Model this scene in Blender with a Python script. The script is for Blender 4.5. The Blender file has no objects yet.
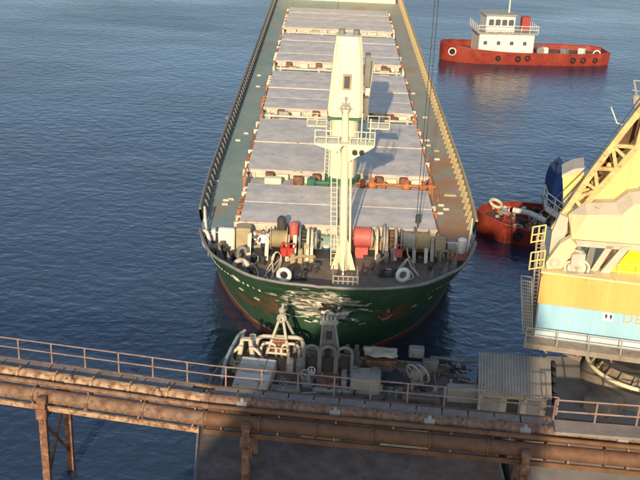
import bpy, bmesh, math, random
from mathutils import Vector, Matrix, noise
random.seed(7)
PI = math.pi
S = bpy.context.scene
COL = S.collection

# ------------------------------------------------------------------ camera, sky, sun
F = 1000.0; PITCH = math.atan(420 / F); ROLL = .045; CZ = 31.0
_s, _c = math.sin(PITCH), math.cos(PITCH)
FW = Vector((0, _c, -_s)); U0 = Vector((0, _s, _c)); R0 = Vector((1, 0, 0))
RT = R0 * math.cos(ROLL) + U0 * math.sin(ROLL)
UP = -R0 * math.sin(ROLL) + U0 * math.cos(ROLL)
cd = bpy.data.cameras.new('camera'); cam = bpy.data.objects.new('camera', cd); COL.objects.link(cam)
cd.sensor_width = 36; cd.lens = F / 640 * 36; cd.clip_end = 6000; cd.clip_start = .5
M = Matrix((RT, UP, -FW)).transposed().to_4x4(); M.translation = Vector((0, 0, CZ)); cam.matrix_world = M
S.camera = cam
S.render.resolution_x = 1024; S.render.resolution_y = 768

SUN_EL = math.radians(20); SUN_AZ = math.radians(8)      # behind the camera, a little to its left
w = bpy.data.worlds.new("World"); S.world = w; w.use_nodes = True
nt = w.node_tree; nt.nodes.clear()
sk = nt.nodes.new('ShaderNodeTexSky'); sk.sky_type = 'NISHITA'; sk.sun_disc = False
sk.sun_elevation = SUN_EL; sk.sun_rotation = PI + SUN_AZ; sk.air_density = 1.0; sk.dust_density = 1.0; sk.ozone_density = 1.8
bg = nt.nodes.new('ShaderNodeBackground'); bg.inputs[1].default_value = .15
wo = nt.nodes.new('ShaderNodeOutputWorld')
nt.links.new(sk.outputs[0], bg.inputs[0]); nt.links.new(bg.outputs[0], wo.inputs[0])
sd = bpy.data.lights.new('sun', 'SUN'); sd.energy = 4.7; sd.angle = math.radians(.6); sd.color = (1, .79, .53)
sun = bpy.data.objects.new('sun', sd); COL.objects.link(sun)
SV = Vector((-math.sin(SUN_AZ) * math.cos(SUN_EL), -math.cos(SUN_AZ) * math.cos(SUN_EL), math.sin(SUN_EL)))
sun.rotation_euler = SV.to_track_quat('Z', 'Y').to_euler()
S.view_settings.view_transform = 'Standard'; S.view_settings.look = 'None'
S.view_settings.exposure = .15; S.view_settings.gamma = 1


def ray(x, y):
    return RT * ((x - 320) / F) + UP * ((240 - y) / F) + FW


def at(x, y, h=0.):                # the point at height h seen at x, y
    d = ray(x, y); t = (h - CZ) / d.z
    return Vector((d.x * t, d.y * t, h))


def atD(x, y, D, k=0., x0=0.):     # the point on the upright plane Y = D + k*(X-x0)
    d = ray(x, y); t = (D - k * x0) / (d.y - k * d.x)
    return Vector((d.x * t, d.y * t, CZ + d.z * t))


# ------------------------------------------------------------------ materials
MATS = {}


def mat(name, col, var=.18, rust=0., rough=.6, metal=0., scale=1.0, bump=.15, rustcol=(.20, .075, .03), streak=False, spec=.4, seams=None):
    if name in MATS: return MATS[name]
    m = bpy.data.materials.new(name); m.use_nodes = True; MATS[name] = m
    n = m.node_tree; N = n.nodes; L = n.links; b = N['Principled BSDF']
    tc = N.new('ShaderNodeTexCoord'); mp = N.new('ShaderNodeMapping'); L.new(tc.outputs['Object'], mp.inputs[0])
    if streak: mp.inputs['Scale'].default_value = (1, 1, .18)
    n1 = N.new('ShaderNodeTexNoise'); n1.inputs['Scale'].default_value = 1.3 * scale; n1.inputs['Detail'].default_value = 8
    n1.inputs['Roughness'].default_value = .65; L.new(mp.outputs[0], n1.inputs[0])
    r1 = N.new('ShaderNodeValToRGB'); e = r1.color_ramp.elements
    e[0].position = .3; e[1].position = .72
    e[0].color = tuple(c * (1 - var * 1.4) for c in col) + (1,); e[1].color = tuple(min(1, c * (1 + var)) for c in col) + (1,)
    L.new(n1.outputs[0], r1.inputs[0]); out = r1.outputs[0]
    if rust > 0:
        n2 = N.new('ShaderNodeTexNoise'); n2.inputs['Scale'].default_value = 2.1 * scale; n2.inputs['Detail'].default_value = 10
        n2.inputs['Roughness'].default_value = .7
        mp2 = N.new('ShaderNodeMapping'); mp2.inputs['Location'].default_value = (7, 3, 1); L.new(tc.outputs['Object'], mp2.inputs[0])
        if streak: mp2.inputs['Scale'].default_value = (1, 1, .2)
        L.new(mp2.outputs[0], n2.inputs[0])
        r2 = N.new('ShaderNodeValToRGB'); r2.color_ramp.elements[0].position = .68 - rust * .35; r2.color_ramp.elements[1].position = .76 - rust * .28
        L.new(n2.outputs[0], r2.inputs[0])
        mx = N.new('ShaderNodeMix'); mx.data_type = 'RGBA'; L.new(r2.outputs[0], mx.inputs[0])
        L.new(out, mx.inputs[6]); mx.inputs[7].default_value = rustcol + (1,); out = mx.outputs[2]
    if seams:                       # weld seams between plates: thin darker lines, a little uneven
        sp = N.new('ShaderNodeSeparateXYZ'); L.new(tc.outputs['Object'], sp.inputs[0]); prev = None
        for ax, st in zip((0, 1, 2), seams):
            if not st: continue
            dv = N.new('ShaderNodeMath'); dv.operation = 'DIVIDE'; L.new(sp.outputs[ax], dv.inputs[0]); dv.inputs[1].default_value = st
            fr = N.new('ShaderNodeMath'); fr.operation = 'FRACT'; L.new(dv.outputs[0], fr.inputs[0])
            lt = N.new('ShaderNodeMath'); lt.operation = 'LESS_THAN'; L.new(fr.outputs[0], lt.inputs[0]); lt.inputs[1].default_value = .035 / st
            if prev:
                mxx = N.new('ShaderNodeMath'); mxx.operation = 'MAXIMUM'; L.new(prev, mxx.inputs[0]); L.new(lt.outputs[0], mxx.inputs[1]); prev = mxx.outputs[0]
            else: prev = lt.outputs[0]
        ml = N.new('ShaderNodeMath'); ml.operation = 'MULTIPLY'; L.new(prev, ml.inputs[0]); L.new(n1.outputs[0], ml.inputs[1])
        mx3 = N.new('ShaderNodeMix'); mx3.data_type = 'RGBA'; L.new(ml.outputs[0], mx3.inputs[0]); L.new(out, mx3.inputs[6]); mx3.inputs[7].default_value = tuple(c * .35 for c in col) + (1,); out = mx3.outputs[2]
    L.new(out, b.inputs['Base Color'])
    b.inputs['Roughness'].default_value = rough; b.inputs['Metallic'].default_value = metal
    b.inputs['Specular IOR Level'].default_value = spec
    if bump:
        n3 = N.new('ShaderNodeTexNoise'); n3.inputs['Scale'].default_value = 9 * scale; n3.inputs['Detail'].default_value = 5
        L.new(tc.outputs['Object'], n3.inputs[0])
        bp = N.new('ShaderNodeBump'); bp.inputs['Strength'].default_value = bump; bp.inputs['Distance'].default_value = .05
        L.new(n3.outputs[0], bp.inputs['Height']); L.new(bp.outputs[0], b.inputs['Normal'])
    return m


CREAM = mat('cream_paint', (.80, .73, .49), .10, .2, .5, scale=.8, streak=True)
WHITE = mat('white_paint', (.72, .69, .62), .1, .22, .5, scale=1.2)
BEIGE = mat('beige_panel_paint', (.62, .54, .42), .15, .3, .6, scale=1.2)
KHAKI = mat('khaki_paint', (.42, .34, .19), .15, .25, .6)
HATCH = mat('hatch_grey_paint', (.60, .55, .49),   .18, .30, .6, scale=.6, bump=.08, rustcol=(.40, .34, .28))
TRIM = mat('hatch_edge_paint', (.55, .45, .38), .15, .3, .6)
RUSTY = mat('rusted_brown_steel', (.19, .095, .06), .4, .5, .75, scale=1.6, rustcol=(.34, .17, .08))
ORANGE = mat('orange_primer', (.45, .16, .06), .2, .3, .6)
GREEN_D = mat('green_machine_paint', (.05, .17, .11), .2, .2, .5)
GREYM = mat('grey_marine_paint', (.22, .21, .185), .2, .25, .55)
DARKM = mat('dark_greasy_steel', (.06, .06, .06), .3, .3, .5, rustcol=(.12, .06, .04))
PALEG = mat('pale_grey_paint', (.36, .34, .29), .15, .25, .6)
REDP = mat('red_paint', (.55, .05, .04), .15, .1, .5)
PINKR = mat('faded_red_drum_paint', (.55, .13, .10), .12, .15, .5)
ROPE = mat('weathered_rope', (.62, .55, .38), .15, 0, .9, scale=6)
BLUE = mat('blue_paint', (.03, .09, .27), .15, .1, .45)
TEAL = mat('foredeck_paint', (.20, .165, .125), .25, .45, .7, scale=.5, rustcol=(.20, .12, .07))
YEL = mat('yellow_crane_paint', (.82, .62, .22), .10, .14, .45, scale=.8, rustcol=(.42, .24, .08), streak=True, seams=(1.9, 0, 1.7))
PALEY = mat('pale_yellow_crane_paint', (.80, .66, .34), .10, .16, .5, scale=.8, rustcol=(.42, .28, .14), streak=True, seams=(2.3, 0, 0))
BRIGHTY = mat('bright_yellow_panel_paint', (.86, .63, .02), .05, .0, .45)
ORB = mat('orange_band_paint', (.84, .44, .13), .10, .2, .5, scale=.9, streak=True)
LBL = mat('light_blue_band_paint', (.33, .56, .66), .08, .12, .45, scale=.5, streak=True)
PINKG = mat('chalky_beige_paint', (.55, .48, .37), .1, .12, .6)
TANK = mat('walkway_grating_steel', (.30, .25, .19), .2, .35, .7)
BROWNS = mat('brown_shadow_steel', (.16, .08, .04), .3, .3, .7)  # on the gantry's right half, shade is put into this colour
GLASS = mat('dark_window_glass', (.10, .10, .11), .1, 0, .12, spec=.6, bump=0)
PIPEC = mat('cream_rusted_pipe', (.46, .31, .18), .35, .6, .7, scale=1.6, rustcol=(.20, .09, .05))
PIPEB = mat('brown_pipe_paint', (.25, .15, .095), .4, .5, .7, scale=1.5, rustcol=(.12, .055, .03))
GANT = mat('gantry_weathered_steel', (.27, .19, .16), .25, .4, .7)
CONC = mat('weathered_concrete', (.30, .28, .25), .2, .1, .9, scale=.5, rustcol=(.2, .16, .12))
ROOFM = mat('corrugated_zinc_roof', (.46, .43, .36), .12, .25, .5, scale=.7, streak=False, rustcol=(.33, .22, .15))
REDH = mat('red_hull_paint', (.30, .045, .03), .3, .4, .45, scale=.6)
BLACK = mat('black_rubber', (.02, .02, .02), .2, 0, .8)
SKIN = mat('skin', (.42, .22, .14), .05, 0, .6, bump=0)
SHIRT = mat('white_shirt_cloth', (.80, .80, .80), .05, 0, .9)
TROUS = mat('dark_trouser_cloth', (.04, .045, .06), .1, 0, .9)
HAIR = mat('dark_hair', (.02, .015, .01), .1, 0, .7)
PLANK = mat('grey_walkway_plank', (.25, .22, .20), .2, .2, .8)
CLOTH = mat('pale_tarpaulin', (.55, .50, .40), .15, .1, .9)


# ------------------------------------------------------------------ mesh collecting helper (world coordinates)
class MB:
    def __init__(s): s.v = []; s.f = []; s.sm = []

    def add(s, vs, fs, smooth=False):
        o = len(s.v); s.v += [Vector(p) for p in vs]; s.f += [tuple(i + o for i in f) for f in fs]; s.sm += [smooth] * len(fs)
        return s

    def box(s, c, d, rz=0., rx=0., ry=0.):
        c = Vector(c); a, b, h = d[0] / 2, d[1] / 2, d[2] / 2
        R = Matrix.Rotation(rz, 3, 'Z') @ Matrix.Rotation(ry, 3, 'Y') @ Matrix.Rotation(rx, 3, 'X')
        vs = [c + R @ Vector((x, y, z)) for z in (-h, h) for x, y in ((-a, -b), (a, -b), (a, b), (-a, b))]
        return s.add(vs, [(0, 3, 2, 1), (4, 5, 6, 7), (0, 1, 5, 4), (1, 2, 6, 5), (2, 3, 7, 6), (3, 0, 4, 7)])

    def bev(s, c, d, r=.05, rz=0.):     # box with chamfered upright edges and top
        a, b = d[0] / 2, d[1] / 2; c = Vector(c); R = Matrix.Rotation(rz, 3, 'Z'); z0, z1 = -d[2] / 2, d[2] / 2
        def ring(i, z):
            a2, b2 = a - i, b - i; q = r
            return [c + R @ Vector((x, y, z)) for x, y in ((-a2 + q, -b2), (a2 - q, -b2), (a2, -b2 + q), (a2, b2 - q), (a2 - q, b2), (-a2 + q, b2), (-a2, b2 - q), (-a2, -b2 + q))]
        vs = ring(0, z0) + ring(0, z1 - r) + ring(r, z1)
        fs = [tuple(reversed(range(8))), tuple(range(16, 24))]
        for k in (0, 8):
            for i in range(8):
                j = (i + 1) % 8; fs.append((k + i, k + j, k + 8 + j, k + 8 + i))
        return s.add(vs, fs)

    def tube(s, pts, r, n=8, closed=False, cap=True):
        P = [Vector(p) for p in pts]
        rs = r if isinstance(r, (list, tuple)) else [r] * len(P)
        o = []; m = len(P); prev = None
        for i, p in enumerate(P):
            a = P[(i - 1) % m] if (i > 0 or closed) else p; b = P[(i + 1) % m] if (i < m - 1 or closed) else p
            t = (b - a)
            if t.length < 1e-9: t = Vector((0, 0, 1))
            t.normalize()
            if prev is None:
                x = t.cross(Vector((0, 0, 1)))
                if x.length < 1e-3: x = t.cross(Vector((0, 1, 0)))
            else:
                x = prev - t * prev.dot(t)
            x.normalize(); prev = x; y = t.cross(x)
            for k in range(n):
                q = 2 * PI * k / n; o.append(p + (x * math.cos(q) + y * math.sin(q)) * rs[i])
        fs = []
        for i in range(m if closed else m - 1):
            j = (i + 1) % m
            for k in range(n):
                l = (k + 1) % n; fs.append((i * n + k, i * n + l, j * n + l, j * n + k))
        if cap and not closed: fs += [tuple(reversed(range(n))), tuple(range((m - 1) * n, m * n))]
        return s.add(o, fs, n > 5)

    def bar(s, a, b, w_, h_=None):       # rectangular bar
        a = Vector(a); b = Vector(b); h_ = h_ or w_; t = (b - a).normalized()
        x = t.cross(Vector((0, 0, 1)))
        if x.length < 1e-3: x = Vector((1, 0, 0))
        x.normalize(); y = x.cross(t)
        vs = [p + x * i * w_ / 2 + y * j * h_ / 2 for p in (a, b) for i, j in ((-1, -1), (1, -1), (1, 1), (-1, 1))]
        return s.add(vs, [(3, 2, 1, 0), (4, 5, 6, 7), (0, 1, 5, 4), (1, 2, 6, 5), (2, 3, 7, 6), (3, 0, 4, 7)])

    def cyl(s, a, b, r, n=20, r2=None): return s.tube([a, b], [r, r if r2 is None else r2], n)

    def prism(s, pts, d):                # a polygon swept along the vector d
        P = [Vector(p) for p in pts]; d = Vector(d); n = len(P)
        fs = [tuple(range(n)), tuple(reversed(range(n, 2 * n)))] + [(j, i, n + i, n + j) for i in range(n) for j in ((i + 1) % n,)]
        return s.add(P + [p + d for p in P], fs)

    def torus(s, c, R, r, nrm=(0, 0, 1), n=24, m=8, a0=0, a1=2 * PI, ref=None):
        c = Vector(c); z = Vector(nrm).normalized()
        x = Vector(ref) if ref else z.orthogonal(); x = (x - z * x.dot(z)).normalized(); y = z.cross(x); full = abs(a1 - a0 - 2 * PI) < 1e-6
        k = n if full else n + 1
        return s.tube([c + (x * math.cos(a0 + (a1 - a0) * i / n) + y * math.sin(a0 + (a1 - a0) * i / n)) * R for i in range(k)], r, m, closed=full)

    def ball(s, c, r, n=12, m=8, sc=(1, 1, 1)):
        c = Vector(c); vs = []
        for i in range(m + 1):
            p = PI * i / m
            for k in range(n):
                q = 2 * PI * k / n
                vs.append(c + Vector((math.sin(p) * math.cos(q) * sc[0], math.sin(p) * math.sin(q) * sc[1], math.cos(p) * sc[2])) * r)
        return s.add(vs, [(i * n + k, (i + 1) * n + k, (i + 1) * n + (k + 1) % n, i * n + (k + 1) % n) for i in range(m) for k in range(n)], True)

    def build(s, name, m, parent=None, origin=None, kind=None, label=None):
        if parent is not None and origin is None: origin = wloc(parent)
        if origin is None: origin = Vector((0, 0, 0))
        origin = Vector(origin)
        me = bpy.data.meshes.new(name); me.from_pydata([v - origin for v in s.v], [], s.f); me.update()
        bm = bmesh.new(); bm.from_mesh(me); bmesh.ops.remove_doubles(bm, verts=bm.verts, dist=1e-5); bmesh.ops.recalc_face_normals(bm, faces=bm.faces); 
        bm.to_mesh(me); bm.free()
        if all(s.sm): 
            for p in me.polygons: p.use_smooth = True
        elif any(s.sm):
            for p in me.polygons: p.use_smooth = len(p.vertices) == 4
            me.set_sharp_from_angle(angle=.7)
        ms = m if isinstance(m, (list, tuple)) else [m]
        for q in ms: me.materials.append(q)
        if all(s.sm): me.set_sharp_from_angle(angle=.9)
        o = bpy.data.objects.new(name, me); COL.objects.link(o)
        if parent is not None:
            o.parent = parent; o.location = origin - wloc(parent)
            WL[o.name] = origin
        else:
            o.location = origin; WL[o.name] = origin
        if kind: o['kind'] = kind
        if label: o['label'] = label
        return o


WL = {}


def wloc(o): return WL[o.name]


def thing(name, label, cat, loc, group=None):
    o = bpy.data.objects.new(name, None); COL.objects.link(o); o.empty_display_size = .3
    o.location = loc; WL[o.name] = Vector(loc); o['label'] = label; o['category'] = cat
    if group: o['group'] = group
    return o


def tag(o, label, cat, group=None):
    o['label'] = label; o['category'] = cat
    if group: o['group'] = group
    return o


def piece(src, parent, off):           # a copy sharing its mesh, moved by off (world offset)
    c = src.copy(); COL.objects.link(c); c.parent = parent; c.location = src.location + Vector(off)
    WL[c.name] = WL[src.name] + Vector(off); return c


def lerp(a, b, t): return a + (b - a) * t


# ------------------------------------------------------------------ water and sky are the setting
def water_mat():
    m = bpy.data.materials.new('harbour_water'); m.use_nodes = True; n = m.node_tree; N = n.nodes; L = n.links; b = N['Principled BSDF']
    b.inputs['Base Color'].default_value = (.020, .034, .062, 1); b.inputs['Roughness'].default_value = .12; b.inputs["IOR"].default_value = 1.8
    b.inputs['Specular IOR Level'].default_value = .5
    g = N.new('ShaderNodeNewGeometry')
    def nz(sc, det, sx, sy, rot=0):
        mp = N.new('ShaderNodeMapping'); mp.inputs['Scale'].default_value = (sx, sy, 1); mp.inputs['Rotation'].default_value = (0, 0, rot); L.new(g.outputs['Position'], mp.inputs[0])
        t = N.new('ShaderNodeTexNoise'); t.inputs['Scale'].default_value = sc; t.inputs['Detail'].default_value = det; t.inputs['Roughness'].default_value = .55
        t.inputs['Distortion'].default_value = .25
        L.new(mp.outputs[0], t.inputs[0]); return t
    a = nz(1.15, 2.2, .8, 1.0, .10); c = nz(.13, 2, .7, 1.0, -.2)
    mu = N.new('ShaderNodeMath'); mu.operation = 'MULTIPLY_ADD'; mu.inputs[1].default_value = 1.6; L.new(c.outputs[0], mu.inputs[0]); L.new(a.outputs[0], mu.inputs[2])
    bp = N.new('ShaderNodeBump'); bp.inputs['Strength'].default_value = 1.0; bp.inputs['Distance'].default_value = .15
    L.new(mu.outputs[0], bp.inputs['Height']); L.new(bp.outputs[0], b.inputs['Normal'])
    # broad patches of calmer and rougher water
    d = nz(.035, 3, .5, 1.2); rs = N.new('ShaderNodeMapRange'); rs.inputs['From Min'].default_value = .35; rs.inputs['From Max'].default_value = .65; rs.inputs['To Min'].default_value = .45; rs.inputs['To Max'].default_value = .85; L.new(d.outputs[0], rs.inputs[0]); L.new(rs.outputs[0], bp.inputs['Strength'])
    r = N.new('ShaderNodeMapRange'); r.inputs['From Min'].default_value = .35; r.inputs['From Max'].default_value = .65
    r.inputs['To Min'].default_value = .16; r.inputs['To Max'].default_value = .30; L.new(d.outputs[0], r.inputs[0]); L.new(r.outputs[0], b.inputs['Roughness'])
    return m


mb = MB()
mb.add([(-3000, -800, 0), (3000, -800, 0), (3000, 4500, 0), (-3000, 4500, 0)], [(0, 1, 2, 3)])
o = mb.build('water', water_mat()); o['kind'] = 'structure'
mb = MB(); mb.add([(-3000, -800, -9), (3000, -800, -9), (3000, 4500, -9), (-3000, 4500, -9)], [(0, 1, 2, 3)])
o = mb.build('harbour_bed', mat('harbour_mud', (.05, .05, .04))); o['kind'] = 'structure'

# quay: an apron under the harbour crane and the land behind the camera
mb = MB(); mb.box((40.0, -20, -3), (60.6, 143.6, 11))
mb.box((-45.2, -52, -3.002), (109.6, 78, 11))
quay = mb.build('quay', CONC); quay['kind'] = 'structure'
mb = MB()
for k in range(24): mb.box((9.72 + .3, 51.0 - 2.0 - k * 4.2, 2.62), (.45, 4.1, .24))
mb.build('quay_coping', mat('pale_coping_stone', (.36, .33, .28)), quay, origin=(0, 0, 0))

# ------------------------------------------------------------------ the cargo ship
SO = Vector((1.1, 49.7, 0))
ship = thing('cargo_ship', 'green hulled bulk carrier with grey hatch covers and crumpled bow, filling the middle', 'cargo ship', SO)
DKT = [(0, 0), (.12, 1.6), (.45, 3.2), (1.1, 4.8), (2.4, 6.2), (4.3, 7.6), (7.6, 8.6), (11, 8.95), (17, 9.15), (25, 9.2), (100, 9.2), (110, 8.2), (114, 6.0)]
WTT = [(3.9, 0), (4.6, .9), (5.6, 2.0), (6.9, 3.4), (8.7, 5.0), (11.0, 6.3), (13.7, 7.5), (17, 8.5), (22, 9.05), (28, 9.2), (100, 9.2), (109, 6.5), (113, .6)]
NU = len(DKT) - 1


def cat(T, u):
    i = min(int(u), NU - 1); t = u - i
    p1, p2 = T[i], T[i + 1]
    p0 = T[i - 1] if i > 0 else (T[1][0], -T[1][1]); p3 = T[i + 2] if i < NU - 1 else p2
    r = []
    for k in (0, 1):
        a, b, c, d = p0[k], p1[k], p2[k], p3[k]
        # non-overshooting hermite
        m1 = (c - a) / 2; m2 = (d - b) / 2; lim = 3 * abs(c - b)
        m1 = max(-lim, min(lim, m1)); m2 = max(-lim, min(lim, m2))
        r.append((2 * t**3 - 3 * t**2 + 1) * b + (t**3 - 2 * t**2 + t) * m1 + (-2 * t**3 + 3 * t**2) * c + (t**3 - t**2) * m2)
    return r


def HP(u, z):                      # hull half-breadth point (y, half-breadth) at height z, local
    t = max(0, z / 7.2); t = t ** 1.2
    d = cat(DKT, u); q = cat(WTT, u)
    if t > 1: t = 1 + (t - 1) * .3
    return lerp(q[0], d[0], t), lerp(q[1], d[1], t)


def u_of_y(y, z=7.2):
    lo, hi = 0., float(NU)
    for _ in range(40):
        m_ = (lo + hi) / 2
        if HP(m_, z)[0] < y: lo = m_
        else: hi = m_
    return lo


YB0, YB1 = 7.7, 9.9                 # opening in the bulwark at the break of the foredeck
FD = 5.9; SDK = 6.9


def ztop(y):
    if y < YB0: return 7.2
    if y < YB1: return 6.25
    return 7.75


def dent(p):
    x, y, z = p; x += 1.0
    e = math.exp(-((x / 2.7) ** 2 + ((z - 5.2) / 1.7) ** 2) ** 1.3) if y < 5 else 0
    if e < .01: return p
    q = Vector((x * .34, .5, z * 1.25 + x * .30 + .5 * noise.noise(Vector((x * .8, z, 4)))))
    rd = 0; am = 1
    for k in range(4):
        rd += am * (1 - 2.6 * abs(noise.noise(q))); q = q * 2.1 + Vector((3.1, 1.7, 5.2)); am *= .42
    return (p[0] + .25 * e * noise.noise(Vector((x, z, 2))), p[1] + e * max(-.1, min(1.05, .55 + .75 * rd)), p[2] - .25 * e * rd)


def hull():
    us = []
    def span(a, b, n): us.extend([(a + (b - a) * i / n) for i in range(n)])
    span(0, 3, 110); span(3, 5, 50); span(5, 7, 30); span(7, 9, 14); span(9, NU, 20); us.append(float(NU))
    ub0, ub1 = u_of_y(YB0), u_of_y(YB1)
    cols = [(u, ztop(HP(u, 7.2)[0] )) for u in us if abs(u - ub0) > .02 and abs(u - ub1) > .02]
    cols += [(ub0, 7.2), (ub0, 6.25), (ub1, 6.25), (ub1, 7.75)]
    cols.sort(key=lambda c: (c[0], c[1] if c[0] > (ub0 + ub1) / 2 else -c[1]))
    nz_ = 56; mb = MB()
    for sgn in (-1, 1):
        vs = []
        for u, zt in cols:
            for k in range(nz_ + 1):
                z = lerp(-3, zt, k / nz_); y, hb = HP(u, z)
                vs.append(Vector(dent((sgn * hb, y, z))) + SO)
        fs = []
        for i in range(len(cols) - 1):
            if abs(cols[i][0] - cols[i + 1][0]) < 1e-9: continue
            for k in range(nz_):
                a = i * (nz_ + 1) + k; b = a + nz_ + 1
                fs.append((a, b, b + 1, a + 1) if sgn > 0 else (a, a + 1, b + 1, b))
        mb.add(vs, fs, True)
    # transom
    n = 10; u = float(NU); vs = []
    for k in range(n + 1):
        z = lerp(-3, 7.75, k / n); y, hb = HP(u, z); vs += [SO + Vector((-hb, y, z)), SO + Vector((hb, y, z))]
    mb.add(vs, [(2 * k, 2 * k + 1, 2 * k + 3, 2 * k + 2) for k in range(n)])
    return mb


def hull_mat():
    m = bpy.data.materials.new('green_hull_paint'); m.use_nodes = True; n = m.node_tree; N = n.nodes; L = n.links; b = N['Principled BSDF']
    tc = N.new('ShaderNodeTexCoord'); O = tc.outputs['Object']
    sp = N.new('ShaderNodeSeparateXYZ'); L.new(O, sp.inputs[0])
    def noise_(sc, det, scale=(1, 1, 1), dist=0):
        mp = N.new('ShaderNodeMapping'); mp.inputs['Scale'].default_value = scale; L.new(O, mp.inputs[0])
        t = N.new('ShaderNodeTexNoise'); t.inputs['Scale'].default_value = sc; t.inputs['Detail'].default_value = det; t.inputs['Roughness'].default_value = .65; t.inputs['Distortion'].default_value = dist
        L.new(mp.outputs[0], t.inputs[0]); return t.outputs[0]
    def math_(op, a, b_=None, c=None):
        q = N.new('ShaderNodeMath'); q.operation = op
        for i, v in enumerate((a, b_, c)):
            if v is None: continue
            if isinstance(v, (int, float)): q.inputs[i].default_value = v
            else: L.new(v, q.inputs[i])
        return q.outputs[0]
    def mr(v, a, b_, c=0, d=1):
        q = N.new('ShaderNodeMapRange'); q.inputs['From Min'].default_value = a; q.inputs['From Max'].default_value = b_; q.inputs['To Min'].default_value = c; q.inputs['To Max'].default_value = d
        L.new(v, q.inputs[0]); return q.outputs[0]
    def mix(f, a, b_):
        q = N.new('ShaderNodeMix'); q.data_type = 'RGBA'; L.new(f, q.inputs[0])
        for i, v in ((6, a), (7, b_)):
            if isinstance(v, tuple): q.inputs[i].default_value = v + (1,)
            else: L.new(v, q.inputs[i])
        return q.outputs[2]
    def blob(cx, cz, rx, rz):
        dx = math_('DIVIDE', math_('SUBTRACT', sp.outputs[0], cx), rx); dz = math_('DIVIDE', math_('SUBTRACT', sp.outputs[2], cz), rz)
        return math_('ADD', math_('MULTIPLY', dx, dx), math_('MULTIPLY', dz, dz))
    base = mix(mr(noise_(.8, 8, (1, 1, .5)), .35, .7), (.030, .078, .040), (.052, .118, .062))
    base = mix(mr(noise_(2.2, 8, (1, 1, .25)), .62, .72), base, (.16, .13, .07))
    # rust scrapes: left bow flank, right bow flank near the anchor
    for cx, cz, rx, rz in ((-4.0, 4.1, 1.5, 1.2), (3.6, 4.2, 1.1, 1.3), (-5.6, 3.2, 1.2, .6), (6.2, 4.9, .9, .5)):
        f = mr(math_('SUBTRACT', noise_(1.7, 9, (1, 1, .5)), math_('MULTIPLY', blob(cx, cz, rx, rz), .22)), .36, .56)
        base = mix(f, base, (.20, .078, .045))
    # boot topping
    zz = math_('ADD', sp.outputs[2], math_('MULTIPLY', noise_(3, 5), .25))
    base = mix(mr(zz, 1.02, .96), base, (.45, .28, .2))
    base = mix(mr(zz, .93, .83), base, (.22, .05, .035))
    base = mix(mr(zz, .5, .3), base, (.05, .04, .03))
    # bare steel where the plating is crushed
    d = blob(-1.0, 5.15, 2.35, 1.45)
    v = noise_(.95, 7, (.7, .7, 2.2), 1.0)
    f = mr(math_('SUBTRACT', v, math_('MULTIPLY', d, .13)), .395, .42)
    steel = mix(mr(noise_(1.5, 6, (.7, .7, 2.6), .8), .40, .56), (.20, .185, .15), (.70, .66, .55))
    base = mix(f, base, steel)
    f2 = mr(math_('SUBTRACT', noise_(1.2, 6, (.8, .8, 3.), .8), math_('MULTIPLY', d, .08)), .53, .55)
    base = mix(f2, base, (.03, .03, .025))
    L.new(base, b.inputs['Base Color'])
    b.inputs['Roughness'].default_value = .62; b.inputs['Specular IOR Level'].default_value = .3
    bp = N.new('ShaderNodeBump'); bp.inputs['Strength'].default_value = .5; bp.inputs['Distance'].default_value = .10
    fz = math_('LESS_THAN', math_('FRACT', math_('DIVIDE', sp.outputs[2], 1.45)), .035); fy = math_('LESS_THAN', math_('FRACT', math_('DIVIDE', math_('ADD', sp.outputs[1], math_('MULTIPLY', sp.outputs[0], .6)), 2.3)), .02)
    L.new(math_('ADD', math_('ADD', noise_(1.1, 6), math_('MULTIPLY', fz, .25)), math_('MULTIPLY', fy, .2)), bp.inputs['Height']); L.new(bp.outputs[0], b.inputs['Normal'])
    return m


HULLM = hull_mat()
hull_o = hull().build('hull', HULLM, ship)

# decks
def strip(ys, z, inset=.12, half=None, name='deck', m=None, z0=None, mode='full'):
    mb = MB(); vs = []; fs = []
    for y in ys:
        hb = HP(u_of_y(y, z), z)[1] - inset
        if y < .5: hb = min(hb, 3.0)
        vs += [SO + Vector((-hb, y, z)), SO + Vector((hb, y, z))]
    fs = [(2 * i, 2 * i + 1, 2 * i + 3, 2 * i + 2) for i in range(len(ys) - 1)]
    mb.add(vs, fs); return mb


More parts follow.
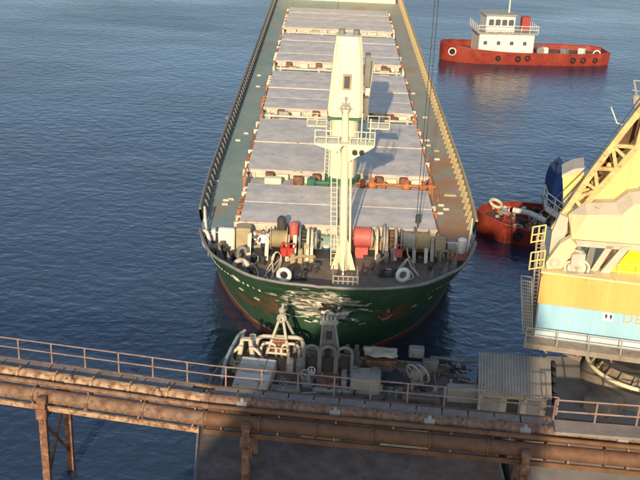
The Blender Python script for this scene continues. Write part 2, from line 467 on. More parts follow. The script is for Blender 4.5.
def deck_mat(name, a, b_, rustamt, side=0.):
    m = bpy.data.materials.new(name); m.use_nodes = True; n = m.node_tree; N = n.nodes; L = n.links; b = N['Principled BSDF']
    tc = N.new('ShaderNodeTexCoord'); sp = N.new('ShaderNodeSeparateXYZ'); L.new(tc.outputs['Object'], sp.inputs[0])
    def nn(s, d, sc=(1, 1, 1)):
        mp = N.new('ShaderNodeMapping'); mp.inputs['Scale'].default_value = sc; L.new(tc.outputs['Object'], mp.inputs[0])
        t = N.new('ShaderNodeTexNoise'); t.inputs['Scale'].default_value = s; t.inputs['Detail'].default_value = d; t.inputs['Roughness'].default_value = .68; L.new(mp.outputs[0], t.inputs[0]); return t.outputs[0]
    def mr(v, p, q, c=0., d=1.):
        k = N.new('ShaderNodeMapRange'); k.inputs['From Min'].default_value = p; k.inputs['From Max'].default_value = q; k.inputs['To Min'].default_value = c; k.inputs['To Max'].default_value = d; L.new(v, k.inputs[0]); return k.outputs[0]
    def mix(f, p, q):
        k = N.new('ShaderNodeMix'); k.data_type = 'RGBA'; L.new(f, k.inputs[0])
        for i, v in ((6, p), (7, q)):
            if isinstance(v, tuple): k.inputs[i].default_value = v + (1,)
            else: L.new(v, k.inputs[i])
        return k.outputs[2]
    c = mix(mr(nn(.35, 7, (1, .5, 1)), .35, .68), a, b_)
    # rust grows towards the forward end
    fy = mr(sp.outputs[1], 8, 34, rustamt, rustamt * .25)
    ad = N.new('ShaderNodeMath'); ad.operation = 'ADD'; L.new(nn(.45, 9, (1, .6, 1)), ad.inputs[0]); L.new(fy, ad.inputs[1])
    c = mix(mr(ad.outputs[0], .56, .74, 0, .85), c, (.42, .20, .08))
    c = mix(mr(nn(3.5, 6), .60, .70, 0, .5), c, (.26, .24, .2))
    L.new(c, b.inputs['Base Color']); b.inputs['Roughness'].default_value = .7
    bp = N.new('ShaderNodeBump'); bp.inputs['Strength'].default_value = .2; bp.inputs['Distance'].default_value = .05; L.new(nn(2, 6), bp.inputs['Height']); L.new(bp.outputs[0], b.inputs['Normal'])
    return m


ys = [2.7, 2.4, 3.2, 4.2, 5.2, 6.4, 7.5, 8.3]
strip(ys, FD).build('foredeck', TEAL, ship)
ys2 = [8.3, 9, 10, 11.5, 13, 15, 17, 20, 23, 27, 40, 60, 80, 100, 104, 108, 110, 111.5]
for sgn, nm, mt in ((-1, 'side_deck', deck_mat('green_side_deck', (.20, .29, .25), (.33, .37, .31), .0)), (1, 'side_deck', deck_mat('rusty_side_deck', (.28, .31, .25), (.38, .35, .26), .2))):
    mb = MB(); vs = []
    for y in ys2:
        hb = HP(u_of_y(y, SDK), SDK)[1] - .12
        vs += [SO + Vector((sgn * 0.02, y, SDK)), SO + Vector((sgn * hb, y, SDK))]
    mb.add(vs, [(2 * i, 2 * i + 1, 2 * i + 3, 2 * i + 2) for i in range(len(ys2) - 1)])
    # the step down to the foredeck
    mb.add([SO + Vector((sgn * .02, 8.3, FD)), SO + Vector((sgn * 8.5, 8.3, FD)), SO + Vector((sgn * 8.5, 8.3, SDK)), SO + Vector((sgn * .02, 8.3, SDK))], [(0, 1, 2, 3)])
    mb.build(nm, mt, ship, label='greenish grey side deck' if sgn < 0 else 'side deck rusted orange brown')

# bulwark: inner lining, cap rail, stays
for sgn in (-1, 1):
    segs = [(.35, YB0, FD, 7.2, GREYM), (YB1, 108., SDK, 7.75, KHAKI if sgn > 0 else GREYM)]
    for (y0, y1, zb, zt, mm) in segs:
        n = 26 if y0 < 1 else 50
        u1_ = u_of_y(y1, zt); n = 60 if y0 < 1 else n
        yy = [lerp(0, u1_, i / n) if y0 < 1 else u_of_y(lerp(y0, y1, (i / n) ** 1.6), zt) for i in range(n + 1)]
        mb = MB(); vs = []; cap = []
        for u in yy:
            y = HP(u, zt)[0]
            a = HP(u, zb); b = HP(u, zt)
            for (q, z, dd) in ((a, zb, .14), (b, zt, .14), (b, zt, -.05)):
                e_ = max(0, 1 - y / 4.5); vs.append(Vector(dent((sgn * max(0, q[1] - dd), q[0] + (dd if y < 3 else 0) + (1.7 * e_ if z < 7 else (.12 * e_ if dd > 0 else 0)), z))) + SO)
            cap.append(Vector(dent((sgn * (b[1] - .05), b[0] + (.05 if y < 3 else 0), zt + .04))) + SO)
        mb.add(vs, [(3 * i + k, 3 * i + k + 1, 3 * i + k + 4, 3 * i + k + 3) for i in range(n) for k in (0, 1)])
        mb.tube(cap, .085, 6)
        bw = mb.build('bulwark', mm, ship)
        # stays
        y = y0 + (3.2 if y0 < 1 else .6); sm = KHAKI if (sgn > 0 and y0 > 1) else GREYM
        src = None
        while y < y1 - .5:
            q = HP(u_of_y(y, zb), zb); x = sgn * (q[1] - .16)
            if y0 < 1:
                h = zt - zb; s_ = MB(); sx = -sgn
                s_.prism([SO + Vector((x, y, zb)), SO + Vector((x + sx * .45, y + .2, zb)), SO + Vector((x + sx * .05, y, zt - .05))], (0, .06, 0)); s_.build('stay', sm, bw)
            else:
                if src is None:
                    s_ = MB(); P0 = SO + Vector((x, y, zb)); sx = -sgn
                    s_.prism([P0, P0 + Vector((sx * .30, 0, 0)), P0 + Vector((sx * .08, 0, .80)), P0 + Vector((0, 0, .80))], (0, .10, 0))
                    s_.bar(P0 + Vector((sx * .30, .05, .0)), P0 + Vector((sx * .08, .05, .8)), .04, .10)
                    src = s_.build('stay', sm, bw); X0, Y0 = x, y
                else:
                    piece(src, bw, (x - X0, y - Y0, 0))
            y += 1.25

# hatches
HX = 6.55; HZ = 7.6; HXF = HX
rows = [(8.6, 15.6, 2), (18.8, 31.9, 2), (35.6, 49.5, 4), (54.3, 68.3, 4), (72.3, 86.3, 4)]
random.seed(3)
for hi, (y0, y1, np_) in enumerate(rows):
    HX = 6.2 if hi == 0 else 6.55
    mb = MB(); mb.box(SO + Vector((0, (y0 + y1) / 2, 6.6)), (2 * HX - .3, y1 - y0 - .3, 1.36))
    hc = mb.build('hatch_cover', BEIGE, ship)
    L_ = (y1 - y0) / np_
    for k in range(np_):
        a = y0 + k * L_ + .05; b = y0 + (k + 1) * L_ - .05
        mb = MB()
        # slightly pitched panel with a raised edge and lower rim
        mid = (a + b) / 2; z0, z1 = 7.3, HZ + random.uniform(-.02, .04)
        for sx in ((-1, 1) if hi == 0 else (0,)):
            xa, xb = (-HX, HX) if sx == 0 else ((-HX, -.03) if sx < 0 else (.03, HX))
            P = lambda x, y, z: SO + Vector((x, y, z))
            vs = [P(xa, a, z0), P(xb, a, z0), P(xb, b, z0), P(xa, b, z0), P(xa, a, z1 - .03), P(xb, a, z1 - .03), P(xb, mid, z1 + .03), P(xb, b, z1 - .03), P(xa, b, z1 - .03), P(xa, mid, z1 + .03)]
            mb.add(vs, [(0, 3, 2, 1), (0, 1, 5, 4), (1, 2, 7, 6, 5), (2, 3, 8, 7), (3, 0, 4, 9, 8), (4, 5, 6, 9), (9, 6, 7, 8)])
        mb.build('panel', HATCH, hc)
    for yy_, zz_ in [(y0 - .02, 7.52), (y1 + .02, 7.52)] + ([((y0 + y1) / 2, HZ)] if hi in (1, 2) else []):
        mb = MB(); mb.box(SO + Vector((0, yy_, zz_)), (2 * HX + .1, .09, .13)); mb.build('edge_trim', TRIM, hc)
    # fittings on the front face: upright stiffeners and brown recess boxes
    x = -HX + .5
    while x < HX:
        mb = MB(); mb.box(SO + Vector((x, y0 + .07, 7.0)), (.10, .16, .6)); x += random.choice((.9, 1.1, 1.4)); mb.build('stiffener', BEIGE, hc)
    for x in ((-5.2, -1.8, 2.9, 4.6) if hi else ()):
        mb = MB(); mb.bev(SO + Vector((x + random.uniform(-.3, .3), y0 - .32, 7.18)), (.62, .5, .62), .06); mb.build('locking_box', RUSTY if hi < 4 else BEIGE, hc)
    for x in ((-3.8, .4, 3.8, 5.8) if hi else ()):
        mb = MB(); mb.bev(SO + Vector((x + random.uniform(-.3, .3), y0 - .3, 7.12)), (.8, .36, .5), .05); mb.build('cream_box', CREAM, hc)
    # pipes and clutter along both long sides
    for sgn in (-1, 1):
        mb = MB(); mb.tube([SO + Vector((sgn * (HX + .12), y0, 7.22)), SO + Vector((sgn * (HX + .12), y1, 7.22))], .09, 6)
        mb.build('side_pipe', ORANGE if hi < 2 else RUSTY, hc)
        y = y0 + .3; src = None
        while y < y1:
            P0 = SO + Vector((sgn * (HX + .2), y, 7.15))
            if random.random() < .75:
                mb = MB(); mb.box(P0, (.34, .16, .5)); mb.box(P0 + Vector((sgn * .1, .12, .1)), (.12, .2, .2))
                mb.build('cleat', random.choice((RUSTY, ORANGE, CREAM, BEIGE)), hc)
            y += random.uniform(.8, 1.3)

# cross gap equipment between hatches (pipes, low boxes)
for gi, (ya, yb) in enumerate(((15.8, 18.6), (32.1, 35.4), (49.7, 54.1), (68.5, 72.1))):
    mb = MB()
    mb.box(SO + Vector((0, (ya + yb) / 2, 7.0)), (12.4, (yb - ya) * .55, .25))
    mb.build('cross_deck_platform', TRIM, ship)
    mb = MB(); zc = 7.55
    x0_, x1_ = (1.2, 6.9) if gi == 0 else (-6.3, 6.3)
    mb.tube([SO + Vector((x0_, ya + .9, zc)), SO + Vector((x1_, ya + .9, zc)), SO + Vector((x1_, ya + .2, zc)), SO + Vector((x1_, ya - .8, 7.2))], .11, 8)
    for k in range(4):
        xx = lerp(x0_ + .4, x1_ - .4, k / 3); mb.cyl(SO + Vector((xx, ya + .9, 7.0)), SO + Vector((xx, ya + .9, 7.75)), .13, 8)
    mb.build('cross_pipe', ORANGE if gi == 0 else BEIGE, ship)
    for k in range(7 if gi else 4):
        xx = random.uniform(-6, 6)
        if abs(xx) < 1.5: continue
        mb = MB(); hh = random.uniform(.35, .8); mb.bev(SO + Vector((xx, random.uniform(ya + 1.2, yb - .6), 7.0 + hh / 2)), (random.uniform(.4, 1.1), .5, hh), .05)
        mb.build('deck_box', random.choice((CREAM, BEIGE, RUSTY, KHAKI, PALEG)), ship)
    for sx in (-1, 1):
        mb = MB()
        for k in range(5):
            mb.bar(SO + Vector((sx * (HX + .05), ya + .1 + k * .55, 6.9)), SO + Vector((sx * (HX + .05), ya + .1 + k * .55, 7.9)), .05)
        mb.bar(SO + Vector((sx * (HX + .05), ya + .1, 7.9)), SO + Vector((sx * (HX + .05), ya + 2.3, 7.9)), .05)
        mb.build('gangway_rail', ORANGE if gi < 2 else CREAM, ship)
# orange valves and pumps right of the crane, green machine left of it
for dx, s_ in ((1.9, .45), (2.6, .6), (5.0, .55), (6.2, .5)):
    mb = MB(); c = SO + Vector((dx - .2, 16.8, 7.4)); mb.ball(c, s_ * .6); mb.cyl(c - Vector((0, 0, .4)), c + Vector((0, 0, s_ * .8)), .12, 8); mb.torus(c + Vector((0, 0, s_ * .8)), .2, .04, n=12, m=5)
    mb.build('pump', ORANGE, ship)
mb = MB(); c = SO + Vector((-1.9, 16.9, 7.35)); mb.bev(c, (.6, .6, .7), .08); mb.cyl(c + Vector((.3, 0, .05)), c + Vector((1.3, 0, .05)), .16, 10); mb.bev(c + Vector((.9, 0, -.15)), (.7, .4, .4), .05)
mb.build('hydraulic_unit', GREEN_D, ship)
mb = MB(); mb.bev(SO + Vector((-4.6, 17.0, 7.35)), (1.2, .6, .55), .05); mb.build('deck_box', CREAM, ship)

# small white fittings on the side decks
for px, py in ((226, 201), (225, 205), (231, 200), (238, 141), (246, 134), (232, 128), (219, 152), (258, 87), (259, 76), (441, 206), (446, 210), (440, 214), (427, 141), (428, 146), (413, 94), (437, 160), (425, 118), (216, 182)):
    p = at(px, py, SDK); mb = MB(); mb.bev(p + Vector((0, 0, .07)), (.42, .13, .14), .03); mb.build('deck_fitting', BEIGE, ship)
for px, py, a_, b_ in ((222, 150, .5, 1.2), (230, 118, .6, .8), (450, 195, .9, .6), (436, 150, .5, .9)):
    p = at(px, py, SDK); mb = MB(); mb.bev(p + Vector((0, 0, .06)), (a_, b_, .12), .04); mb.build('access_plate', KHAKI, ship)

# deck crane
CX, CY = 1.35, 68.2
crane = thing('x', '', '', (0, 0, 0)); bpy.data.objects.remove(crane)
mb = MB(); mb.cyl((CX, CY, 6.9), (CX, CY, 7.45), 1.22, 28); mb.cyl((CX, CY, 7.45), (CX, CY, 7.55), 1.3, 28)
dc = mb.build('deck_crane', GREEN_D, ship, label='cream deck crane on a green ring, between first and second hatch')
mb = MB(); mb.cyl((CX, CY, 7.55), (CX, CY, 11.95), 1.02, 32); mb.cyl((CX, CY, 11.75), (CX, CY, 11.98), 1.2, 32); mb.build('pedestal', CREAM, dc)
mb = MB(); zA, zB = 12.15, 17.6; vs = []
for z, hx, hy0, hy1 in ((zA, 1.16, -1.35, 1.3), (zA + .5, 1.22, -1.4, 1.35), (zB - 1, .98, -1.0, 1.1), (zB, .85, -.8, .9)):
    q = .22
    vs += [Vector((CX + a, CY + b, z)) for a, b in ((-hx + q, hy0), (hx - q, hy0), (hx, hy0 + q), (hx, hy1 - q), (hx - q, hy1), (-hx + q, hy1), (-hx, hy1 - q), (-hx, hy0 + q))]
fs = [tuple(reversed(range(8))), tuple(range(24, 32))]
for k in range(3):
    for i in range(8): j = (i + 1) % 8; fs.append((8 * k + i, 8 * k + j, 8 * k + 8 + j, 8 * k + 8 + i))
mb.add(vs, fs); mb.build('housing', CREAM, dc)
mb = MB(); mb.box((CX, CY - .05, 12.06), (2.5, 2.8, .12)); mb.build('slewing_plate', GREEN_D, dc)
P1, P2 = atD(343, 89, CY - 1.30), atD(351, 75, CY - 1.22)
mb = MB(); mb.box(((P1.x + P2.x) / 2, CY - 1.26, (P1.z + P2.z) / 2), (P2.x - P1.x + .1, .16, P2.z - P1.z + .1)); mb.build('window_frame', KHAKI, dc)
mb = MB(); mb.box(((P1.x + P2.x) / 2, CY - 1.30, (P1.z + P2.z) / 2), (P2.x - P1.x - .12, .14, P2.z - P1.z - .14)); mb.build('window_pane', GLASS, dc)
mb = MB(); a = atD(366, 110, CY); b = atD(371, 64, CY + 1.5)
pts = [Vector((a.x, CY - .2, a.z)), Vector((a.x + .05, CY + .3, a.z + .6)), Vector((lerp(a.x, b.x, .5), CY + .8, lerp(a.z, b.z, .5))), Vector((b.x, CY + 1.5, b.z)), Vector((b.x + .1, CY + 4.0, b.z + 1.2)), Vector((b.x + .1, CY + 14, b.z + 2))]
pts = [a, a.lerp(b, .35) + Vector((-.03, 0, 0)), a.lerp(b, .7), b, b + Vector((-.1, 5, -1.3)), b + Vector((-.2, 16, -4.6))]
mb.tube(pts, [.16, .2, .22, .24, .26, .22], 10); mb.build('jib', CREAM, dc)
mb = MB(); mb.box((CX + 1.35, CY + .1, 12.6), (.5, 1.2, 1.5)); mb.box((CX + 1.4, CY + .2, 15.2), (.35, .9, 2.2)); mb.build('winch_block', GREYM, dc)
mb = MB()
for dz in range(14): mb.bar((CX - 1.2, CY - .55, 7.8 + dz * .28), (CX - .95, CY - .75, 7.8 + dz * .28), .03)
mb.bar((CX - 1.25, CY - .5, 7.5), (CX - 1.25, CY - .5, 11.8), .05); mb.bar((CX - .95, CY - .78, 7.5), (CX - .95, CY - .78, 11.8), .05); mb.build('ladder', CREAM, dc)
# crane platform with railings
mb = MB(); z = 11.4
for x_, w_ in ((CX - 1.9, 1.4), (CX + 2.3, 1.6)): mb = MB(); mb.box((x_, CY - .4, z), (w_, 1.6, .08)); mb.build('crane_platform', CREAM, dc)
for sx, x0_, x1_ in ((-1, CX - 2.6, CX - 1.25), (1, CX + 1.6, CX + 3.1)):
    mb = MB()
    for zz in (.45, .9):
        mb.tube([(x0_, CY + .4, z + zz), (x0_, CY - 1.2, z + zz), (x1_, CY - 1.2, z + zz), (x1_, CY + .4, z + zz)], .03, 5)
    for x in (x0_, (x0_ + x1_) / 2, x1_): mb.cyl((x, CY - 1.2, z), (x, CY - 1.2, z + .9), .03, 5)
    mb.build('crane_railing', CREAM, dc)

for z_ in (13.4, 15.0, 16.5):
    mb = MB(); hw_ = lerp(1.22, .98, (z_ - 12.65) / 3.95); dp_ = lerp(1.4, 1.0, (z_ - 12.65) / 3.95)
    mb.box((CX, CY - dp_ - .012, z_), (2 * hw_ - .5, .03, .05)); mb.build('weld_strip', CREAM, dc)
mb = MB()
for sx in (-.2, .15): mb.bar((CX - .75 + sx, CY - 1.45, 12.3), (CX - .62 + sx, CY - 1.06, 17.2), .04)
for k in range(14): t = k / 13; mb.bar((lerp(CX - .95, CX - .82, t), lerp(CY - 1.45, CY - 1.06, t), lerp(12.4, 17.1, t)), (lerp(CX - .60, CX - .47, t), lerp(CY - 1.45, CY - 1.06, t), lerp(12.4, 17.1, t)), .03)
mb.build('ladder', CREAM, dc)
for q in (0, 1):
    mb = MB(); mb.cyl((CX - .5 + q, CY, 17.6), (CX - .5 + q, CY, 17.95), .22, 14); mb.build('sheave_block', GREYM, dc)

# foremast
FX, FY = 1.32, 55.3
mb = MB(); mb.tube([(1.47, FY, FD), (1.12, FY, 15.9)], [.26, .20], 12)
fm = mb.build('foremast', CREAM, ship, label='slim cream foremast with ladder and platform')
def mx(z): return lerp(1.47, 1.10, (z - FD) / 10.4)
for sx in (-1, 1):
    mb = MB(); mb.prism([(1.47 + sx * .2, FY, FD), (1.47 + sx * .75, FY, FD), (1.45 + sx * .2, FY, FD + 2.0)], (0, .1, 0)); mb.build('leg_bracket', CREAM, fm)
mb = MB(); mb.prism([(1.42, FY - .2, FD), (1.42, FY - .8, FD), (1.42, FY - .2, FD + 1.8)], (.1, 0, 0)); mb.build('leg_bracket', CREAM, fm)
mb = MB()
mb.tube([(1.07, FY - .15, FD + .3), (.74, FY - .15, 14)], .04, 5); mb.tube([(.72, FY - .15, FD + .3), (.40, FY - .15, 14)], .04, 5)
for k in range(27):
    z = FD + .5 + k * .3; mb.bar((lerp(1.07, .74, (z - FD) / 8.1), FY - .15, z), (lerp(.72, .40, (z - FD) / 8.1), FY - .15, z), .03)
mb.build('ladder', CREAM, fm)
mb = MB(); mb.tube([(1.85, FY, FD + .6), (1.55, FY + .05, 13.6)], .07, 6); mb.build('cable_duct', CREAM, fm)
pz = 14.0
mb = MB(); mb.box((1.15, FY, pz), (3.4, 1.5, .10)); mb.prism([(1.3, FY - .76, pz - .05), (2.85, FY - .76, pz - .05), (1.4, FY - .76, pz - 1.0)], (0, .12, 0))
mb.prism([(1.05, FY - .76, pz - .05), (-.5, FY - .76, pz - .05), (.7, FY - .76, pz - .45)], (0, .12, 0)); mb.build('mast_platform', CREAM, fm)
mb = MB()
for zz in (.4, .8): mb.tube([(2.85, FY + .7, pz + zz), (2.85, FY - .7, pz + zz), (1.4, FY - .7, pz + zz)], .03, 5); mb.tube([(-.55, FY + .7, pz + zz), (-.55, FY - .7, pz + zz), (.8, FY - .7, pz + zz)], .03, 5)
for x in (-.55, .1, .8, 1.45, 1.9, 2.35, 2.85): mb.cyl((x, FY - .7, pz), (x, FY - .7, pz + .8), .03, 5)
mb.cyl((2.1, FY, pz), (2.1, FY, pz + 1.7), .04, 6); mb.cyl((2.6, FY, pz), (2.6, FY, pz + 1.4), .04, 6)
mb.build('mast_railing', CREAM, fm)
for x in (1.75, 2.15):
    mb = MB(); mb.cyl((x, FY - .8, pz - .35), (x, FY - .95, pz - .40), .15, 10); mb.cyl((x, FY - .7, pz - .35), (x, FY - .8, pz - .35), .09, 10); mb.build('floodlight', DARKM, fm)
mb = MB(); c = Vector((1.12, FY - .1, 15.95)); mb.torus(c, .26, .07, (0, 1, 0), n=12, m=6)
for k in range(6): q = k * PI / 3; mb.cyl(c, c + Vector((math.cos(q), 0, math.sin(q))) * .42, .04, 5)
mb.cyl(c, c + Vector((0, 0, .55)), .06, 6); mb.ball(c + Vector((0, 0, .6)), .1)
mb.build('mast_light', PALEG, fm)

# stem platform railing
def rail(mb, pts, h, r=.035, mids=(.5, 1.), post=1.2):
    pts = [Vector(p) for p in pts]
    for m_ in mids: mb.tube([p + Vector((0, 0, h * m_)) for p in pts], r, 5)
    for a, b in zip(pts, pts[1:]):
        n = max(1, round((b - a).length / post))
        for i in range(n + 1): p = a.lerp(b, i / n); mb.cyl(p, p + Vector((0, 0, h)), r, 5)
    return mb
sp_ = at(345, 281, FD + .35)
mb = MB(); mb.box(SO + Vector((.45, 2.4, FD + .3)), (1.5, 1.5, .08)); spl = mb.build('stem_platform', GREYM, ship)
mb = MB(); rail(mb, [SO + Vector((-.25, 3.1, FD + .34)), SO + Vector((-.25, 1.7, FD + .34)), SO + Vector((1.15, 1.7, FD + .34)), SO + Vector((1.15, 3.1, FD + .34))], 1.0, .04, (.35, .7, 1.), .28)
mb.build('railing', PALEG, spl)

# ---- windlasses and winches on the foredeck
def winch(name, cx, cy, items, lab):
    root = thing('x', '', '', (0, 0, 0)); bpy.data.objects.remove(root)
    mb = MB(); xs = [i[0] for i in items]; mb.box(Vector((sum(xs) / len(xs), cy, FD + .12)), (max(xs) - min(xs) + .8, 1.4, .22))
    mb.tube([(min(xs) - .3, cy, FD + 1.15), (max(xs) + .3, cy, FD + 1.15)], .09, 8)
    base = mb.build(name, DARKM, ship, label=lab)
    for it in items:
        x, kind = it[0], it[1]
        c = Vector((x, cy, FD + 1.15)); mb = MB()
        if kind == 'drum':
            wd, mt = it[2], it[3]; mb.cyl(c - Vector((wd / 2, 0, 0)), c + Vector((wd / 2, 0, 0)), .52, 20)
            mb.cyl(c - Vector((wd / 2 + .05, 0, 0)), c - Vector((wd / 2, 0, 0)), .72, 24); mb.cyl(c + Vector((wd / 2, 0, 0)), c + Vector((wd / 2 + .05, 0, 0)), .72, 24)
            for k in range(int(wd / .12)): mb.torus(c + Vector((-wd / 2 + .06 + k * .12, 0, 0)), .53, .05, (1, 0, 0), 20, 5)
            mb.build('drum', mt, base)
        elif kind == 'gear':
            mb.cyl(c - Vector((.07, 0, 0)), c + Vector((.07, 0, 0)), it[2], 28); mb.torus(c, it[2], .07, (1, 0, 0), 28, 6); mb.cyl(c - Vector((.14, 0, 0)), c + Vector((.14, 0, 0)), .22, 14)
            mb.build('gear_wheel', it[3], base)
        elif kind == 'leg':
            mt = it[2]
            for sx in (-.05, .05): mb.prism([c + Vector((sx, -1.0, -1.1)), c + Vector((sx, -.72, -1.1)), c + Vector((sx, .12, .25)), c + Vector((sx, -.16, .28))], (.05, 0, 0))
            mb.bar(c + Vector((0, -.95, -1.1)), c + Vector((0, -.1, .3)), .22, .06); mb.prism([c + Vector((-.03, -.2, -1.1)), c + Vector((-.03, .7, -1.1)), c + Vector((-.03, .15, .2)), c + Vector((-.03, -.15, .2))], (.08, 0, 0))
            mb.build('side_frame', mt, base)
        elif kind == 'band':
            mb.torus(c, .68, .09, (1, 0, 0), 20, 6, a0=-.4, a1=3.6); mb.bar(c + Vector((0, -.66, -.1)), c + Vector((0, -.95, -1.0)), .18, .06); mb.build('brake_band', it[2], base)
        elif kind == 'motor':
            c2 = c + Vector((0, .2, it[3])); mb.cyl(c2 - Vector((0, 0, .45)), c2 + Vector((0, 0, .35)), .28, 14); mb.cyl(c2 + Vector((0, 0, .35)), c2 + Vector((0, 0, .5)), .28, 14, .14); mb.build('motor', it[2], base)
        elif kind == 'brake':
            mb.bev(c + Vector((0, -.75, -.55)), (.5, .35, .5), .06); mb.cyl(c + Vector((-.1, -.75, -.4)), c + Vector((-.1, -.9, .1)), .07, 6); mb.torus(c + Vector((.1, -.95, -.1)), .22, .04, (0, 1, .3), 12, 5); mb.build('brake_gear', it[2], base)
        elif kind == 'gypsy':
            for k in range(8):
                q = k * PI / 4; mb.box(c + Vector((0, math.cos(q) * .5, math.sin(q) * .5)), (.4, .22, .22), rx=q)
            mb.cyl(c - Vector((.18, 0, 0)), c + Vector((.18, 0, 0)), .42, 16); mb.build('chain_wheel', it[2], base)
    return base


def xw(px, D=56.6, h=7.0):
    y = pr_y(D, h); return atD(px, y, D).x


def pr_y(D, h):
    v = Vector((1.2, D, h - CZ)); return 240 - F * v.dot(UP) / v.dot(FW)


WD = 57.0
W_ = lambda px: xw(px, WD, FD + 1.1)
winch('anchor_windlass', 0, WD, [(W_(250), 'leg', CREAM), (W_(267.5), 'leg', CREAM), (W_(279), 'drum', .95, KHAKI), (W_(281), 'motor', DARKM, .9), (W_(288), 'leg', BEIGE), (W_(285), 'brake', REDP), (W_(290.5), 'brake', REDP),
     (W_(295), 'leg', CREAM), (W_(293.5), 'motor', PINKR, .55), (W_(300), 'gear', .85, GREYM), (W_(304), 'gypsy', DARKM), (W_(308), 'band', CREAM), (W_(312), 'band', BEIGE), (W_(316), 'gear', .55, PALEG)], 'cream and khaki windlass with red brakes')
winch('anchor_windlass', 0, WD + .6, [(W_(372), 'gear', .55, PALEG), (W_(377), 'band', BEIGE), (W_(384), 'gear', .9, PALEG), (W_(387), 'band', PALEG), (W_(393), 'gypsy', RUSTY), (W_(396), 'band', BEIGE), (W_(399), 'brake', PINKR), (W_(402), 'gear', .6, GREYM),
     (W_(408), 'drum', .8, PALEG), (W_(415), 'leg', PALEG), (W_(423), 'drum', .75, KHAKI), (W_(427), 'leg', BEIGE), (W_(433), 'leg', PALEG)], 'grey windlass with pale brake bands')
# lower machinery in front of the left windlass
mb = MB(); c = at(300, 262, FD)
for dx, dy, hh in ((0, 0, .9), (.35, .3, 1.2), (-.45, -.1, .6), (.7, .1, .5)):
    mb.bev(c + Vector((dx, dy, hh / 2)), (.3, .4, hh), .05)
mb.tube([c + Vector((-.8, -.3, .2)), c + Vector((0, -.2, .5)), c + Vector((.9, .2, .3))], .1, 8); mb.build('chain_stopper', KHAKI, ship)
mb = MB(); c = at(386, 262, FD)
for dx, dy, hh in ((0, 0, .7), (.4, .3, .9), (-.5, .1, .5)): mb.bev(c + Vector((dx, dy, hh / 2)), (.3, .4, hh), .05)
mb.tube([c + Vector((-.6, -.6, .2)), c + Vector((0, 0, .4)), c + Vector((0, 1.2, 1.0))], .1, 8); mb.build('chain_stopper', GREYM, ship)
# red store drum
mb = MB(); a = Vector((xw(354, 57.6), 57.6, 7.15)); b = Vector((xw(370, 57.6), 57.6, 7.15)); mb.cyl(a, b, .62, 28)
for t in (0, 1): p = a.lerp(b, t); mb.torus(p, .6, .05, (1, 0, 0), 28, 5)
mb.box((a + b) / 2 - Vector((0, 0, .9)), (.8, .9, .7)); mb.build('storage_drum', PINKR, ship)

# lockers at the break of the foredeck
def lock(px0, px1, hgt, D, m, name='locker', dep=.5):
    x0_, x1_ = xw(px0, D, FD + hgt / 2), xw(px1, D, FD + hgt / 2)
    mb = MB(); mb.bev(((x0_ + x1_) / 2, D, FD + hgt / 2), (x1_ - x0_, dep, hgt), .05); o = mb.build(name, m, ship)
    mb = MB(); mb.box(((x0_ + x1_) / 2, D - dep / 2 - .01, FD + hgt * .5), ((x1_ - x0_) * .8, .04, hgt * .78)); mb.cyl(((x1_ - (x1_ - x0_) * .2), D - dep / 2 - .06, FD + hgt * .5), ((x1_ - (x1_ - x0_) * .2), D - dep / 2 - .02, FD + hgt * .6), .03, 5); mb.build('door', m, o)
    return o
lock(211.5, 216, 1.35, 57.6, WHITE); lock(218.5, 235, 1.45, 57.6, WHITE, dep=.35); lock(236.5, 251, 1.75, 57.3, KHAKI, dep=.9); lock(252, 262, 1.2, 57.8, KHAKI)
lock(434, 445.5, 1.3, 57.8, KHAKI, dep=.8); lock(447, 456, 1.1, 57.8, PALEG); lock(456.5, 459.5, 1.0, 57.9, BLUE)
mb = MB(); c = Vector((xw(463, 57.7), 57.7, FD)); mb.cyl(c, c + Vector((0, 0, 1.3)), .3, 18); mb.ball(c + Vector((0, 0, 1.3)), .3, 14, 8, (1, 1, .5)); mb.build('vent_tank', WHITE, ship)
mb = MB(); mb.box(Vector((xw(340, 57.8), 57.75, FD + .75)), (.8, .25, .9)); mb.build('locker', BEIGE, ship)
# white horseshoe ring behind the standing person
mb = MB(); c = Vector((xw(262.5, 57.4), 57.5, FD + 1.05)); mb.torus(c, .52, .13, (0, 1, 0), 18, 8, a0=-.15 * PI, a1=1.15 * PI, ref=(1, 0, 0))
mb.cyl(c + Vector((.52, 0, -.2)), c + Vector((.55, 0, -1.05)), .13, 8); mb.cyl(c + Vector((-.52, 0, -.2)), c + Vector((-.55, 0, -1.05)), .13, 8); mb.build('cable_arch', WHITE, ship)
# gooseneck vents
for px, py, m, s_ in ((226, 248, GREYM, 1.), (238, 262, GREYM, 1.), (247, 252, DARKM, .8), (440, 262, GREYM, .8), (326, 246, WHITE, .55), (310, 272, DARKM, .6), (452, 247, GREYM, .7)):
    p = at(px, py, FD); mb = MB(); mb.tube([p, p + Vector((0, 0, .7 * s_)), p + Vector((.08, 0, .92 * s_)), p + Vector((.28, 0, 1.0 * s_)), p + Vector((.45, 0, .9 * s_)), p + Vector((.5, 0, .65 * s_))], .13 * s_, 10); mb.build('gooseneck_vent', m, ship)
